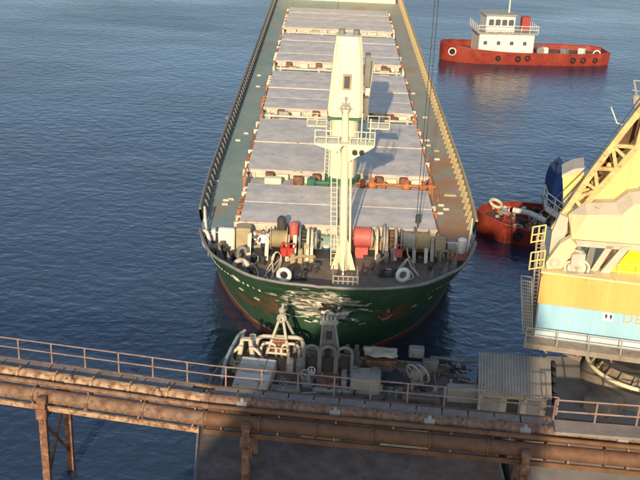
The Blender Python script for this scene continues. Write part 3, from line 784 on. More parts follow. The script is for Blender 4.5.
# bollards: pairs of dark posts on a plate
def boll(px, py, rz, m, s_=1.):
    p = at(px, py, FD); R = Matrix.Rotation(rz, 3, 'Z'); mb = MB(); mb.box(p + Vector((0, 0, .06)), (1.5 * s_, .5 * s_, .12), rz)
    for sx in (-.45, .45):
        q = p + R @ Vector((sx * s_, 0, 0)); mb.cyl(q, q + Vector((0, 0, .62 * s_)), .19 * s_, 14); mb.cyl(q + Vector((0, 0, .55 * s_)), q + Vector((0, 0, .66 * s_)), .24 * s_, 14)
    mb.build('bollard', m, ship)
boll(218, 252, -.9, DARKM); boll(229, 258, -.6, DARKM, .9); boll(243, 263, -.6, GREYM, .8); boll(297, 279, 0, DARKM, .8); boll(388, 276, .1, DARKM, .8); boll(444, 258, .7, GREYM); boll(455, 251, .6, GREYM, .9); boll(258, 263, -.4, DARKM, .7)
# fairleads: pale rings on the bulwark
def ring(px, py, z, R, r, nrm, m=WHITE, a0=0, a1=2 * PI, ref=None):
    p = at(px, py, z); mb = MB(); mb.torus(p, R, r, nrm, 22, 8, a0, a1, ref); return mb.build('fairlead', m, ship)
ring(206, 239, 6.75, .52, .12, (-.9, -.5, 0), WHITE)
ring(284, 275, 6.9, .34, .13, (-.2, -1, .1)); ring(403, 275, 6.8, .34, .13, (.3, -1, .1))
ring(241, 270, 6.4, .58, .15, (-.6, -.8, .3), BEIGE, .15 * PI, 1.45 * PI, ref=(1, 0, 0))
for sg in (-1, 1):
    # open railing with posts across the bulwark gap
    mb = MB(); ya, yb = YB0 + .1, YB1 - .1; xa = sg * (HP(u_of_y(ya, 6.25), 6.25)[1] - .1); xb = sg * (HP(u_of_y(yb, 6.25), 6.25)[1] - .1)
    rail(mb, [SO + Vector((xa, ya, 6.0)), SO + Vector((xb, yb, 6.9))], 1.05, .05, (.6, 1.), .75)
    rail(mb, [SO + Vector((sg * 6.6, 7.95, FD)), SO + Vector((sg * 8.3, 7.95, FD))], 1.1, .04, (.5, 1.), .8)
    mb.build('railing', WHITE, ship)
    mb = MB(); c = SO + Vector((sg * 7.55, 7.1, FD))
    mb.box(c + Vector((0, 0, .5)), (1.1, .8, .12))
    for dx in (-.4, .4): mb.cyl(c + Vector((dx, -.3, 0)), c + Vector((dx, -.3, .5)), .05, 6); mb.cyl(c + Vector((dx, 0, .5)), c + Vector((dx, 0, .85)), .14, 12)
    mb.build('roller_stand', ORANGE if sg > 0 else GREYM, ship)
# mushroom of small dark deck bits
for px, py in ((232, 244), (222, 243), (234, 268), (251, 274), (305, 270), (372, 270), (430, 270), (420, 262), (365, 275), (436, 254), (316, 282 - 9)):
    p = at(px, py, FD); s_ = random.uniform(.7, 1.1); mb = MB(); mb.cyl(p, p + Vector((0, 0, .35 * s_)), .12 * s_, 10); mb.cyl(p + Vector((0, 0, .33 * s_)), p + Vector((0, 0, .45 * s_)), .24 * s_, 12, .16 * s_); mb.build('mushroom_vent', random.choice((GREYM, DARKM, DARKM)), ship)

# name lettering (weathered, unreadable) and draft marks on the bow plating
def on_hull(sgn, y, z, out=.03):
    u = u_of_y(y, z); a = HP(u, z); b = HP(min(u + .05, NU - .01), z); c = HP(u, z + .1)
    P = Vector((sgn * a[1], a[0], z)); T = (Vector((sgn * b[1], b[0], z)) - P).normalized(); V = (Vector((sgn * c[1], c[0], z + .1)) - P).normalized()
    Nn = T.cross(V).normalized()
    if Nn.x * sgn < 0: Nn = -Nn
    return SO + P + Nn * out, T, V, Nn
random.seed(11)
for sgn, y0_, y1_, zz, mt in ((-1, 2.4, 7.4, 5.75, WHITE), (1, 3.4, 7.2, 5.6, PALEG)):
    y = y0_
    while y < y1_:
        mb = MB(); P, T, V, Nn = on_hull(sgn, y, zz)
        wdt = .15; hh = .2; lt = random.choice('IHNEAU')
        def st(a, b):
            mb.bar(P + T * a[0] * wdt + V * a[1] * hh, P + T * b[0] * wdt + V * b[1] * hh, .035, .02)
        if lt in 'IHNEU': st((0, 0), (0, 1))
        if lt in 'HNU': st((1, 0), (1, 1))
        if lt in 'HE': st((0, .5), (1, .5))
        if lt == 'N': st((0, 1), (1, 0))
        if lt in 'EU': st((0, 0), (1, 0))
        if lt == 'E': st((0, 1), (1, 1))
        if lt == 'A': st((0, 0), (.5, 1)); st((.5, 1), (1, 0))
        y += .3; mb.build('letter', mt, ship)
    for y, z in ((4.0, 4.4), (5.0, 4.5), (2.6, 3.8), (3.2, 3.9)):
        mb = MB(); P, T, V, Nn = on_hull(sgn, y, z); mb.bar(P, P + T * .42 + V * .05, .08, .03)
        mb.build('draft_mark', mt, ship)
# anchors in their pockets
for sgn in (1,):
    P, T, V, Nn = on_hull(sgn, 2.9, 4.4, .06); mb = MB(); mb.bar(P + V * .6, P - V * .5, .18, .18); mb.tube([P + T * -.5 - V * .1, P - V * .45 - T * .25, P - V * .55, P - V * .45 + T * .25, P + T * .5 - V * .1], [.05, .12, .14, .12, .05], 8)
    mb.build('anchor', RUSTY, ship)

# superstructure aft, beyond the top of the picture
mb = MB(); mb.box(SO + Vector((0, 103, 9.6)), (16.5, 12, 5.4)); mb.box(SO + Vector((0, 103.6, 14.9)), (14.5, 10, 5.2)); mb.box(SO + Vector((0, 103.2, 18.85)), (16.5, 7.5, 2.7))
ss = mb.build('superstructure', CREAM, ship)
for z, yy, hw in ((9.9, 96.98, 7.2), (13.6, 98.58, 6.4), (16.2, 98.58, 6.4), (19.1, 99.43, 7.4)):
    for k in range(9):
        mb = MB(); mb.box(SO + Vector((lerp(-hw, hw, k / 8), yy, z)), (.9, .08, .8)); mb.build('window', GLASS, ss)
mb = MB(); mb.prism([SO + Vector((-1.8, 107, 20.2)), SO + Vector((1.8, 107, 20.2)), SO + Vector((1.4, 107, 25)), SO + Vector((-1.4, 107, 25))], (0, 3, 0)); mb.build('funnel', GREEN_D, ss)

# ------------------------------------------------------------------ ropes and the person on the foredeck
def rope(label, path, grp='mooring ropes flaked on the foredeck', r=.047):
    c = Vector((sum(p[0] for p in path) / len(path), sum(p[1] for p in path) / len(path), min(p[2] for p in path)))
    # smooth the path
    P = [Vector(p) for p in path]; Q = []
    for i in range(len(P) - 1):
        p0 = P[max(i - 1, 0)]; p1 = P[i]; p2 = P[i + 1]; p3 = P[min(i + 2, len(P) - 1)]
        for k in range(5):
            t = k / 5; Q.append(.5 * ((2 * p1) + (p2 - p0) * t + (2 * p0 - 5 * p1 + 4 * p2 - p3) * t * t + (3 * p1 - p0 - 3 * p2 + p3) * t**3))
    Q.append(P[-1]); mb = MB(); mb.tube(Q, r, 6); return tag(mb.build('mooring_rope', ROPE, origin=c), label, 'rope', grp)


def rp(pts): return [at(x, y, FD + h) for x, y, h in pts]
rope('pale mooring rope in long upright loops, left of centre on the foredeck', rp([(275, 253, .8), (272, 262, .3), (268, 268, .08), (266, 275, .08), (270, 280, .1), (273, 270, .12), (272, 258, .5), (277, 252, .9), (281, 256, .4), (279, 264, .1), (273, 274, .08), (275, 281, .1), (278, 272, .1), (282, 258, .2), (276, 263, .12), (268, 272, .1), (264, 277, .06)]))
rope('pale mooring rope coiled in a small ring beside the person in white', rp([(258, 277, .1), (257, 270, .1), (253, 264, .12), (249, 262, .12), (249, 257, .15), (254, 254, .2), (258, 257, .2), (257, 262, .14), (252, 265, .1), (249, 263, .2), (251, 268, .06), (255, 273, .06)]))
rope('grey mooring rope in wide flat loops on the shaded foredeck', rp([(407, 248, .9), (408, 255, .4), (412, 262, .08), (415, 270, .08), (419, 276, .08), (412, 268, .12), (408, 260, .3), (403, 266, .1), (396, 272, .08), (388, 274, .06), (383, 273, .06), (385, 269, .06), (395, 270, .08), (405, 269, .12), (411, 272, .06), (413, 278, .06), (405, 280, .06), (396, 274, .06), (404, 262, .2), (410, 257, .4)]))
rope('frayed pale rope bundle hanging over the far left fairlead', rp([(207, 240, .5), (211, 245, .4), (210, 249, .2), (214, 252, .1), (213, 246, .3), (216, 250, .1), (218, 256, .05)]), r=.07)

# white bucket-like buoy and boxed lantern on the foredeck
mb = MB(); p = at(297, 255, FD); mb.cyl(p, p + Vector((0, 0, .55)), .22, 16, .26); mb.torus(p + Vector((0, 0, .55)), .26, .03, n=16, m=5); br = mb.build('bucket', WHITE, origin=p); tag(br, 'small white and blue bucket on deck just left of the foremast foot', 'bucket')
# (moved right of the windlass)
br.location = at(326, 252, FD)
mb = MB(); mb.cyl(p + Vector((0, 0, .18)), p + Vector((0, 0, .36)), .262, 16, .268); mb.build('band', BLUE, br, origin=p)
p = at(327, 240, FD); lan = thing('liferaft_box', 'small black box in a white frame left of the foremast', 'box', p)
mb = MB(); mb.box(p + Vector((0, .1, .5)), (.55, .3, .5)); mb.build('case', DARKM, lan)
mb = MB()
for sx in (-.32, .32): mb.cyl(p + Vector((sx, -.1, 0)), p + Vector((sx, -.1, .85)), .04, 6); mb.cyl(p + Vector((sx, .3, 0)), p + Vector((sx, .3, .85)), .04, 6)
mb.box(p + Vector((0, .1, .16)), (.8, .5, .08)); mb.box(p + Vector((0, .1, .84)), (.7, .12, .06)); mb.build('frame', WHITE, lan)


def skin_person(root, joints, edges, radii, name, m, sub=2):
    me = bpy.data.meshes.new(name); me.from_pydata([Vector(j) for j in joints], edges, []); o = bpy.data.objects.new(name, me); COL.objects.link(o)
    sk_ = o.modifiers.new('s', 'SKIN'); sv = me.skin_vertices[0].data
    for i, r in enumerate(radii): sv[i].radius = (r if isinstance(r, tuple) else (r, r))
    sv[0].use_root = True
    su = o.modifiers.new('u', 'SUBSURF'); su.levels = sub; su.render_levels = sub
    dg = bpy.context.evaluated_depsgraph_get(); dg.update(); m2 = bpy.data.meshes.new_from_object(o.evaluated_get(dg)); bpy.data.objects.remove(o)
    for p in m2.polygons: p.use_smooth = True
    m2.materials.clear()
    for q in (m if isinstance(m, (list, tuple)) else [m]): m2.materials.append(q)
    o2 = bpy.data.objects.new(name, m2); COL.objects.link(o2); o2.parent = root; WL[o2.name] = WL[root.name]; return o2


pp = at(263, 257, FD)
per = thing('person', 'person in white shirt and dark trousers standing among the mooring gear', 'person', pp)
J = [(0, 0, .96), (0, 0, 1.12), (0, .01, 1.38), (0, 0, 1.52), (0, -.02, 1.60),
     (.09, 0, .90), (.10, -.03, .50), (.11, .03, .10), (.12, -.12, .05),
     (-.09, 0, .90), (-.11, .02, .50), (-.13, .06, .10), (-.14, -.08, .05),
     (.19, 0, 1.42), (.33, -.03, 1.20), (.42, -.20, 1.08), (.45, -.27, 1.05),
     (-.19, 0, 1.42), (-.34, -.03, 1.22), (-.44, -.18, 1.12), (-.47, -.25, 1.10)]
E_ = [(0, 1), (1, 2), (2, 3), (3, 4), (0, 5), (5, 6), (6, 7), (7, 8), (0, 9), (9, 10), (10, 11), (11, 12), (2, 13), (13, 14), (14, 15), (15, 16), (2, 17), (17, 18), (18, 19), (19, 20)]
Rr = [(.15, .11), (.14, .10), (.17, .12), .065, .06, .095, .065, .045, .045, .095, .065, .045, .045, .07, .05, .038, .03, .07, .05, .038, .03]
body = skin_person(per, J, E_, Rr, 'body', [SKIN, SHIRT, TROUS])
for p in body.data.polygons:
    z = p.center.z; ax = abs(p.center.x)
    p.material_index = 2 if z < .98 and ax < .30 else (1 if z < 1.50 and ax < .345 else 0)
mb = MB(); mb.ball(pp + Vector((0, -.03, 1.70)), .115, 16, 12, (.82, .95, 1.08)); mb.ball(pp + Vector((0, -.145, 1.69)), .022, 8, 6)
for sx in (-.1, .1): mb.ball(pp + Vector((sx, -.02, 1.69)), .03, 8, 6, (.5, 1, 1.2))
mb.build('head', SKIN, per)
mb = MB(); mb.ball(pp + Vector((0, .0, 1.735)), .118, 16, 10, (.9, .98, .95)); mb.build('hair', HAIR, per)
for sx, hx_, hy_ in ((1, .46, -.29), (-1, -.48, -.27)):
    mb = MB(); c = pp + Vector((hx_, hy_, 1.05 if sx > 0 else 1.09)); mb.ball(c, .045, 8, 6, (.8, 1.2, .5))
    for k in range(4): mb.tube([c + Vector((-.03 + k * .02, -.03, 0)), c + Vector((-.034 + k * .023, -.08 - (.01 if k in (1, 2) else 0), -.01)), c + Vector((-.034 + k * .023, -.11 - (.01 if k in (1, 2) else 0), -.035))], .009, 5)
    mb.tube([c + Vector((-sx * .035, .0, 0)), c + Vector((-sx * .065, -.04, -.01)), c + Vector((-sx * .06, -.07, -.02))], .011, 5); mb.build('hand', SKIN, per)
for sx in (1, -1):
    mb = MB(); mb.bev(pp + Vector((.115 * sx, -.04 if sx > 0 else 0, .04)), (.10, .27, .09), .025); mb.build('shoe', BLACK, per)

# hoist wires hanging plumb in front of the right side of the foredeck
P0 = atD(417, 224, 57.5); mb = MB(); mb.tube([P0 + Vector((-.06, 0, .6)), P0 + Vector((-.06, 0, 40))], .022, 5); mb.tube([P0 + Vector((.14, 0, .6)), P0 + Vector((.14, 0, 40))], .022, 5)
hk = thing('hoist_cable', 'pair of thin dark hoist wires hanging down to the grey windlass on the right', 'cable', P0)
mb.build('wire', DARKM, hk); mb = MB(); mb.bev(P0 + Vector((.04, 0, .35)), (.32, .2, .55), .06); mb.tube([P0 + Vector((.04, 0, .1)), P0 + Vector((.06, 0, -.2)), P0 + Vector((-.06, 0, -.35)), P0 + Vector((-.16, 0, -.2))], .05, 6); mb.build('hook_block', DARKM, hk)

# ------------------------------------------------------------------ tugs
def tug(name, label, loc, Ln, B, hullm, wm, bow=-1, fb=1.1, house=True, rz=0.):
    o = thing(name, label, 'tug boat', loc); o.rotation_euler[2] = 0
    L0 = Vector(loc); mb = MB(); T = [(0, .05), (.03, .42), (.09, .72), (.2, .93), (.4, 1), (.75, .98), (.93, .85), (1, .55)]
    n = 44; vs = []; inner = []; rims = []
    R = Matrix.Rotation(rz, 3, 'Z')
    def hw(t):
        for (a, p), (b, q) in zip(T, T[1:]):
            if t <= b: k = (t - a) / (b - a); k = k * k * (3 - 2 * k) if a > 0 else math.sqrt(k); return lerp(p, q, k) * B / 2
        return T[-1][1] * B / 2
    for i in range(n + 1):
        t = i / n; h = hw(t); sheer = fb + .75 * max(0, 1 - t / .45) ** 1.6 + .15 * max(0, t - .8)
        x = -bow * t * Ln
        for sgn in (-1, 1):
            vs += [L0 + R @ Vector((x * .97 + .3, sgn * h * .72, -1)), L0 + R @ Vector((x + 0, sgn * h * .93, .3)), L0 + R @ Vector((x, sgn * h, sheer)), L0 + R @ Vector((x, sgn * max(0, h - .16), sheer)), L0 + R @ Vector((x, sgn * max(0, h - .2), sheer - .75))]
    fs = []
    for i in range(n):
        for s_ in (0, 5):
            for k in range(4): a = i * 10 + s_ + k; fs.append((a, a + 10, a + 11, a + 1))
    fs += [(1, 2, 7, 6), (0, 1, 6, 5), (n * 10 + 1, n * 10 + 2, n * 10 + 7, n * 10 + 6), (n * 10, n * 10 + 1, n * 10 + 6, n * 10 + 5)]
    mb.add(vs, fs, True); mb.build('hull', hullm, o)
    mb = MB(); dv = []
    for i in range(n + 1):
        a = vs[i * 10 + 4]; b = vs[i * 10 + 9]; dv += [a, b]
    mb.add(dv, [(2 * i, 2 * i + 1, 2 * i + 3, 2 * i + 2) for i in range(n)]); mb.build('deck', mat('tug_deck_paint', (.16, .10, .08), .3, .4, .7), o)
    mb = MB()
    for s_ in (3, 8): mb.tube([vs[i * 10 + s_] + Vector((0, 0, .03)) for i in range(n + 1)], .09, 6)
    mb.build('gunwale', hullm, o)
    for k in range(11):
        t = .08 + k * .085; i = int(t * n); p = vs[i * 10 + 2].lerp(vs[i * 10 + 1], .45); mb = MB()
        q = R @ Vector((0, -1, 0)); p = p + q * .12 + Vector((random.uniform(-.5, .5), 0, random.uniform(-.2, .1)))
        if random.random() < .25: continue
        mb.torus(p, random.uniform(.24, .36), .13, R @ Vector((0, 1, 0)), 14, 7); mb.build('tyre_fender', BLACK, o)
    return o, (lambda x, y, z: L0 + R @ Vector((x, y, z)))


tg, TP = tug('tug_boat', 'red hulled tug with cluttered deck lying beyond the yellow crane', (12.9, 77.3, 0), 21, 7.6, REDH, BLUE, rz=.02)
random.seed(5)
for k in range(110):
    x = random.uniform(1.6, 9.5); y = random.uniform(-2.6, 2.6) * min(1, .4 + x / 6); s_ = random.uniform(.15, .5); p = TP(x, y, .85 + max(0, 1 - x / 8) * .7); mb = MB()
    q = random.random()
    if q < .45: mb.bev(p + Vector((0, 0, s_ * .4)), (s_ * 1.4, s_, s_ * .8), .05, random.uniform(0, 3))
    elif q < .75: mb.cyl(p, p + Vector((0, 0, s_ * 1.3)), s_ * .35, 10)
    else: mb.torus(p + Vector((0, 0, .1)), s_ * .8, .09, n=14, m=6)
    mb.build('deck_gear', random.choice((RUSTY, DARKM, WHITE, REDH, BLACK, PALEG, ORANGE, REDH)), tg)
mb = MB(); a = TP(2.8, -.6, 2.2); b = TP(5.2, -2.0, 1.9); mb.tube([a, a.lerp(b, .5) + Vector((0, 0, .2)), b], .24, 8); mb.build('tow_line', WHITE, tg)
mb = MB(); mb.torus(TP(1.6, .8, 2.2), .5, .14, (.3, -.3, 1), 16, 6); mb.build('rope_coil', ROPE, tg)
# blue deckhouse with raked top, stair railing
c = atD(559, 206, 78.5); c.z = 0; hs = MB()
q0 = atD(554, 200, 78.5); 
hs.prism([atD(550, 206, 78.0), atD(562, 206, 78.0), atD(567, 168, 78.0), atD(563, 170, 78.0), atD(557, 176, 78.0), atD(553, 186, 78.0)], (0, 3, 0)); hs.build('deckhouse', BLUE, tg)
hs = MB(); hs.prism([atD(562, 206, 77.6), atD(600, 206, 77.6), atD(600, 186, 77.6), atD(564, 186, 77.6)], (0, 5, 0)); hs.build('wheelhouse', WHITE, tg)
hs = MB(); a = atD(557, 163, 78.5); hs.cyl(a - Vector((0, 0, 1.6)), a, .05, 6); hs.ball(a, .15); hs.build('antenna_mast', DARKM, tg)
hs = MB(); A = [atD(543.5, 196, 77.4), atD(546, 204, 77.4), atD(562, 216, 77.4)]; rail(hs, A, 1.0, .06, (.5, 1.), 1.0)
hs.prism([A[0] + Vector((0, 0, -.1)), A[1] + Vector((0, 0, -.1)), A[2] + Vector((0, 0, -.1)), A[2] + Vector((0, 0, -.5)), A[1] + Vector((0, 0, -.6))], (0, .9, 0)); hs.build('stair_railing', WHITE, tg)

t2, TQ = tug('tug_boat', 'distant red tug with white wheelhouse at the top right of the water', (16.0, 143.5, 0), 24.5, 7.5, REDH, WHITE, fb=1.7, rz=.10)
R2 = Matrix.Rotation(.10, 3, 'Z')
def b2(x, y, z, d, nm, m, par=None):
    mb = MB(); mb.bev(Vector((16.0, 143.5, 0)) + R2 @ Vector((x, y, z)), d, .12, .10); return mb.build(nm, m, par or t2)
h2 = b2(9, 0, 2.6, (8, 4.8, 3.2), 'deckhouse', WHITE); b2(8, 0, 5.4, (4.2, 3.8, 2.4), 'wheelhouse', WHITE)
for k in range(4): b2(6.6 + k * .95, -1.93, 5.7, (.7, .08, .8), 'window', GLASS, None)
mb = MB(); p = Vector((16.0, 143.5, 0)) + R2 @ Vector((9.5, 0, 6.6)); mb.cyl(p, p + Vector((0, 0, 5)), .12, 8, .06); mb.bar(p + Vector((-1, 0, 3)), p + Vector((1, 0, 3)), .08); mb.build('mast', CREAM, t2)
b2(12.4, 1.2, 4.8, (1.2, 1.2, 2.6), 'funnel', mat('rusted_red_funnel', (.38, .06, .04), .2, .3, .6))
for k in range(4): b2(5.9 + k * 1.9, -2.42, 2.9, (.5, .08, .5), 'window', GLASS)
b2(8, 0, 6.72, (4.8, 4.4, .14), 'wheelhouse_roof', PALEG); b2(9, 0, 4.3, (8.8, 5.6, .14), 'boat_deck', PALEG)
mb = MB(); V_ = lambda x, y, z: Vector((16.0, 143.5, 0)) + R2 @ Vector((x, y, z))
rail(mb, [V_(4.7, 2.7, 4.36), V_(4.7, -2.7, 4.36), V_(13.3, -2.7, 4.36), V_(13.3, 2.7, 4.36)], 1.0, .04, (.5, 1.), 1.2); mb.build('railing', WHITE, t2)
for k in range(3): mb = MB(); p = V_(15.5 + k * 2.6, random.uniform(-1.5, 1), .9); mb.bev(p + Vector((0, 0, .5)), (random.uniform(.6, 1.4), .9, random.uniform(.7, 1.3)), .08, random.random()); mb.build('deck_gear', random.choice((WHITE, GREYM, KHAKI)), t2)
mb = MB(); p = V_(14.6, 0, 1.0); mb.cyl(p + Vector((0, -1, .6)), p + Vector((0, 1, .6)), .55, 16); mb.build('towing_winch', GREYM, t2)
for k in range(2): mb = MB(); mb.torus(V_(1.3 + k * 21.3, -2.3 + .6 * k, 1.5), .5, .1, (0, 1, 0), 14, 6); mb.build('fairlead', WHITE, t2)

# ------------------------------------------------------------------ service pontoon under the bow
PX0, PX1 = -5.2, 9.2
PO = Vector((2, 44.5, 0))
pon = thing('service_pontoon', 'rusty grey work pontoon crowded with deck gear, pressed against the damaged bow', 'pontoon', PO)
DZ = 2.5
DECKP = mat('pontoon_deck_plate', (.17, .14, .12), .3, .45, .75, rustcol=(.16, .09, .06))
out = [(-5.3, 38.2), (9.2, 38.2), (9.2, 47.6), (7.6, 50.0), (2.4, 50.5), (-1.5, 51.6), (-3.6, 51.9), (-4.9, 50.6), (-5.6, 47.5), (-5.8, 44)]
mb = MB(); mb.prism([(x, y, -1) for x, y in out], (0, 0, DZ + 1)); mb.build('pontoon_hull', mat('pontoon_side_paint', (.33, .38, .42), .2, .25, .6), pon)
mb = MB(); mb.prism([(lerp(2, x, .985), lerp(44.5, y, .985), DZ + .004) for x, y in out], (0, 0, .02)); mb.build('deck', DECKP, pon)
mb = MB(); mb.tube([(x, y, DZ + .06) for x, y in out], .09, 8, closed=True); mb.build('rubbing_rail', GREYM, pon)
# rounded pale blue bulwark at the left end
mb = MB(); Q = [at(x, y, DZ) for x, y in ((220, 392), (223, 376), (229, 362), (236, 349), (243, 344))]
vs = []
for p in Q: vs += [p, p + Vector((.12, -.12, .95))]
mb.add(vs, [(2 * i, 2 * i + 1, 2 * i + 3, 2 * i + 2) for i in range(4)]); mb.tube([p + Vector((.12, -.12, .97)) for p in Q], .09, 6); 
mb.tube([p for p in Q], .06, 6); mb.build('end_bulwark', mat('pale_blue_grey_paint', (.40, .47, .52), .12, .2, .5), pon)
# H-shaped bitts and capped post
def pq(x, y, h=0.): return at(x, y, DZ) + Vector((0, 0, h))
b0 = pq(246, 360); mb = MB()
for dx in (-.28, .28): mb.tube([b0 + Vector((dx * 1.5, 0, 0)), b0 + Vector((dx, 0, .8)), b0 + Vector((dx * .8, 0, 1.35))], [.17, .14, .12], 8)
mb.tube([b0 + Vector((-.25, 0, 1.35)), b0 + Vector((.25, 0, 1.35))], .13, 8); mb.tube([b0 + Vector((-1.1, -.3, .3)), b0 + Vector((-.5, 0, .7)), b0 + Vector((-.3, 0, 1.0))], .1, 8)
mb.tube([b0 + Vector((.3, 0, .9)), b0 + Vector((.7, -.1, .6)), b0 + Vector((1.0, -.1, .1))], .09, 8); mb.build('towing_bitts', BEIGE, pon)
mb = MB(); p = pq(252.5, 352); mb.cyl(p, p + Vector((0, 0, .9)), .17, 14); mb.cyl(p + Vector((0, 0, .85)), p + Vector((0, 0, 1.1)), .25, 14, .2); mb.build('capped_post', WHITE, pon)
random.seed(21)
mb = MB(); p = pq(240, 370)
for k in range(12): mb.tube([p + Vector((random.uniform(-.7, .7), random.uniform(-.7, .7), random.uniform(0, .4))), p + Vector((random.uniform(-.9, .9), random.uniform(-.8, .8), random.uniform(0, .5))), p + Vector((random.uniform(-.8, .8), random.uniform(-.7, .7), .1))], .06, 6)
tag(mb.build('rope_heap', ROPE, origin=p), 'heap of pale tangled rope at the left end of the pontoon', 'rope')
# rounded tube arch frame (two bays), and the tripod standing through it
AY = 50.6
def arch(x0_, x1_, z1, y, r=.11):
    mb = MB(); q = .35; mb.tube([(x0_, y, DZ), (x0_, y, z1 - q), (x0_ + q * .3, y, z1 - q * .3), (x0_ + q, y, z1), (x1_ - q, y, z1), (x1_ - q * .3, y, z1 - q * .3), (x1_, y, z1 - q), (x1_, y, DZ)], r, 8); return mb
XL, XR = atD(257, 345, AY).x, atD(303, 345, AY).x; ZT = atD(280, 337, AY).z
arch(XL, XR, ZT, AY, .13).build('arch_frame', PINKG, pon)
arch(XL + .25, (XL + XR) / 2 - .2, ZT - .25, AY - .3, .09).build('arch_frame', BEIGE, pon); arch((XL + XR) / 2 + .1, XR - .2, ZT - .25, AY - .3, .09).build('arch_frame', BEIGE, pon)
ap = atD(282, 312, 50.4); mb = MB()
for f_ in (pq(266, 356), pq(289, 358), pq(299, 345)): mb.tube([f_, ap], [.10, .08], 8)
l1, l2 = pq(266, 356), pq(289, 358); mb.tube([l1.lerp(ap, .08), l2.lerp(ap, .08)], .08, 6); mb.tube([l1.lerp(ap, .42), l2.lerp(ap, .42)], .06, 6); mb.tube([l1.lerp(ap, .2), l2.lerp(ap, .2)], .05, 6)
tri = mb.build('tripod_mast', PINKG, pon); mb = MB(); mb.ball(ap + Vector((0, 0, .1)), .2); mb.torus(ap + Vector((0, -.1, -.35)), .22, .08, (0, 1, 0), 14, 6); mb.bar(ap, ap + Vector((.05, 0, .55)), .14); mb.build('sheave', PALEG, tri)
mb = MB(); mb.bev((l1 + l2) / 2 + Vector((0, .4, .5)), (.8, .5, .7), .08); mb.cyl((l1 + l2) / 2 + Vector((-.4, .3, .9)), (l1 + l2) / 2 + Vector((.4, .3, .9)), .2, 12); mb.build('small_winch', RUSTY, pon)
# stepped pale hatch box
c = (at(233, 384, DZ + .8) + at(270, 384, DZ + .8) + at(278, 359, DZ + .8) + at(243, 358, DZ + .8)) / 4
hb0 = MB(); Q = [at(231, 388, DZ + .7), at(266, 391, DZ + .7), at(277, 361, DZ + .7), at(242, 357, DZ + .7)]; hb0.prism([q for q in Q], (0, 0, -.7)); hbx = hb0.build('hatch_box', BEIGE, pon)
for k in range(4):
    a = Q[0].lerp(Q[3], k / 4 + .03); b = Q[1].lerp(Q[2], k / 4 + .03); a2 = Q[0].lerp(Q[3], (k + 1) / 4 - .03); b2_ = Q[1].lerp(Q[2], (k + 1) / 4 - .03)
    for (f0, f1) in ((.03, .73), (.76, .98)):
        mb = MB(); mb.prism([a.lerp(b, f0), a.lerp(b, f1), a2.lerp(b2_, f1), a2.lerp(b2_, f0)], (0, 0, .1)); mb.build('panel', WHITE if k % 2 else BEIGE, hbx)
# gallows tower with three rounded openings
GY = 48.6
g0 = atD(318, 362, GY); g1 = atD(341, 362, GY); g2 = atD(336, 322, GY); g3 = atD(322, 322, GY)
mb = MB(); mb.prism([g0, g1, g2, g3], (0, .5, 0)); gt = mb.build('gallows_tower', GREYM, pon)
mb = MB(); mb.prism([g3 + Vector((-.12, -.05, -.15)), g2 + Vector((.12, -.05, -.15)), g2 + Vector((.10, -.05, .10)), g3 + Vector((-.10, -.05, .10))], (0, .6, 0))
for k in range(4): p = g3.lerp(g2, .1 + k * .27); mb.box(p + Vector((0, .2, .18)), (.12, .4, .22))
mb.build('head_plate', PALEG, gt)
mb = MB(); c = (g0 + g1 + g2 + g3) / 4
mb.box(c + Vector((-.03, -.03, .45)), (.3, .1, .5)); mb.build('opening', DARKM, gt); mb = MB(); mb.box(c + Vector((-.03, -.03, -.75)), (.34, .1, .7)); mb.build('opening', DARKM, gt)
mb = MB(); mb.bar(g0.lerp(g3, .02) + Vector((.05, -.05, 0)), g3 + Vector((.05, -.05, 0)), .08, .08); mb.bar(g1 + Vector((-.05, -.05, 0)), g2 + Vector((-.05, -.05, 0)), .08, .08); mb.build('edge_flange', PALEG, gt)
xa, xb = atD(303, 366, GY).x, atD(352, 366, GY).x; zt_ = atD(330, 346, GY - .4).z
for k in range(3):
    u0, u1 = lerp(xa, xb, k / 3) + .04, lerp(xa, xb, (k + 1) / 3) - .04
    arch(u0, u1, zt_ - .02 * k, GY - .45, .10).build('rounded_frame', GREYM, pon)
    mb = MB(); mb.box(((u0 + u1) / 2, GY - .2, DZ + .62), (u1 - u0 - .15, .08, 1.1)); mb.build('back_plate', DARKM, pon)
mb = MB(); mb.box(((xa + xb) / 2, GY - .5, DZ + .12), (xb - xa, .4, .22)); mb.build('sill', PALEG, pon)
# blocks and boxes on the deck
def dbox(x0_, y0_, x1_, y1_, h, m, nm='machinery_box', r=.06, rz=-.03):
    a = at(x0_, y1_, DZ); b = at(x1_, y1_, DZ); c = at((x0_ + x1_) / 2, y0_, DZ + h); dpt = max(.25, c.y - a.y)
    mb = MB(); cen = (a + b) / 2 + Vector((0, dpt / 2, h / 2)); mb.bev(cen, ((b - a).length, dpt, h), r, rz); return mb.build(nm, m, pon), cen
dbox(286, 357, 293, 374, .7, BEIGE); dbox(296, 357, 304, 374, .6, PALEG); dbox(316, 368, 340, 390, .35, RUSTY, 'brown_hatch')
dbox(341, 368, 347, 390, .5, PALEG); o_, pc = dbox(350, 368, 380, 395, .9, PALEG, 'pale_machinery_box')
for dx in (-.6, .5): mb = MB(); mb.cyl(pc + Vector((dx, .2, .4)), pc + Vector((dx, .2, .62)), .22, 16); mb.torus(pc + Vector((dx, .2, .62)), .22, .04, n=16, m=5); mb.build('round_lid', GREYM, o_)
dbox(409, 345, 424, 358, .55, PALEG); dbox(422, 358, 438, 374, .8, GREYM); o_, pc = dbox(366, 352, 397, 367, .35, RUSTY, 'brown_hatch'); o_, pc = dbox(447, 384, 478, 403, .8, PALEG, 'pale_machinery_box')
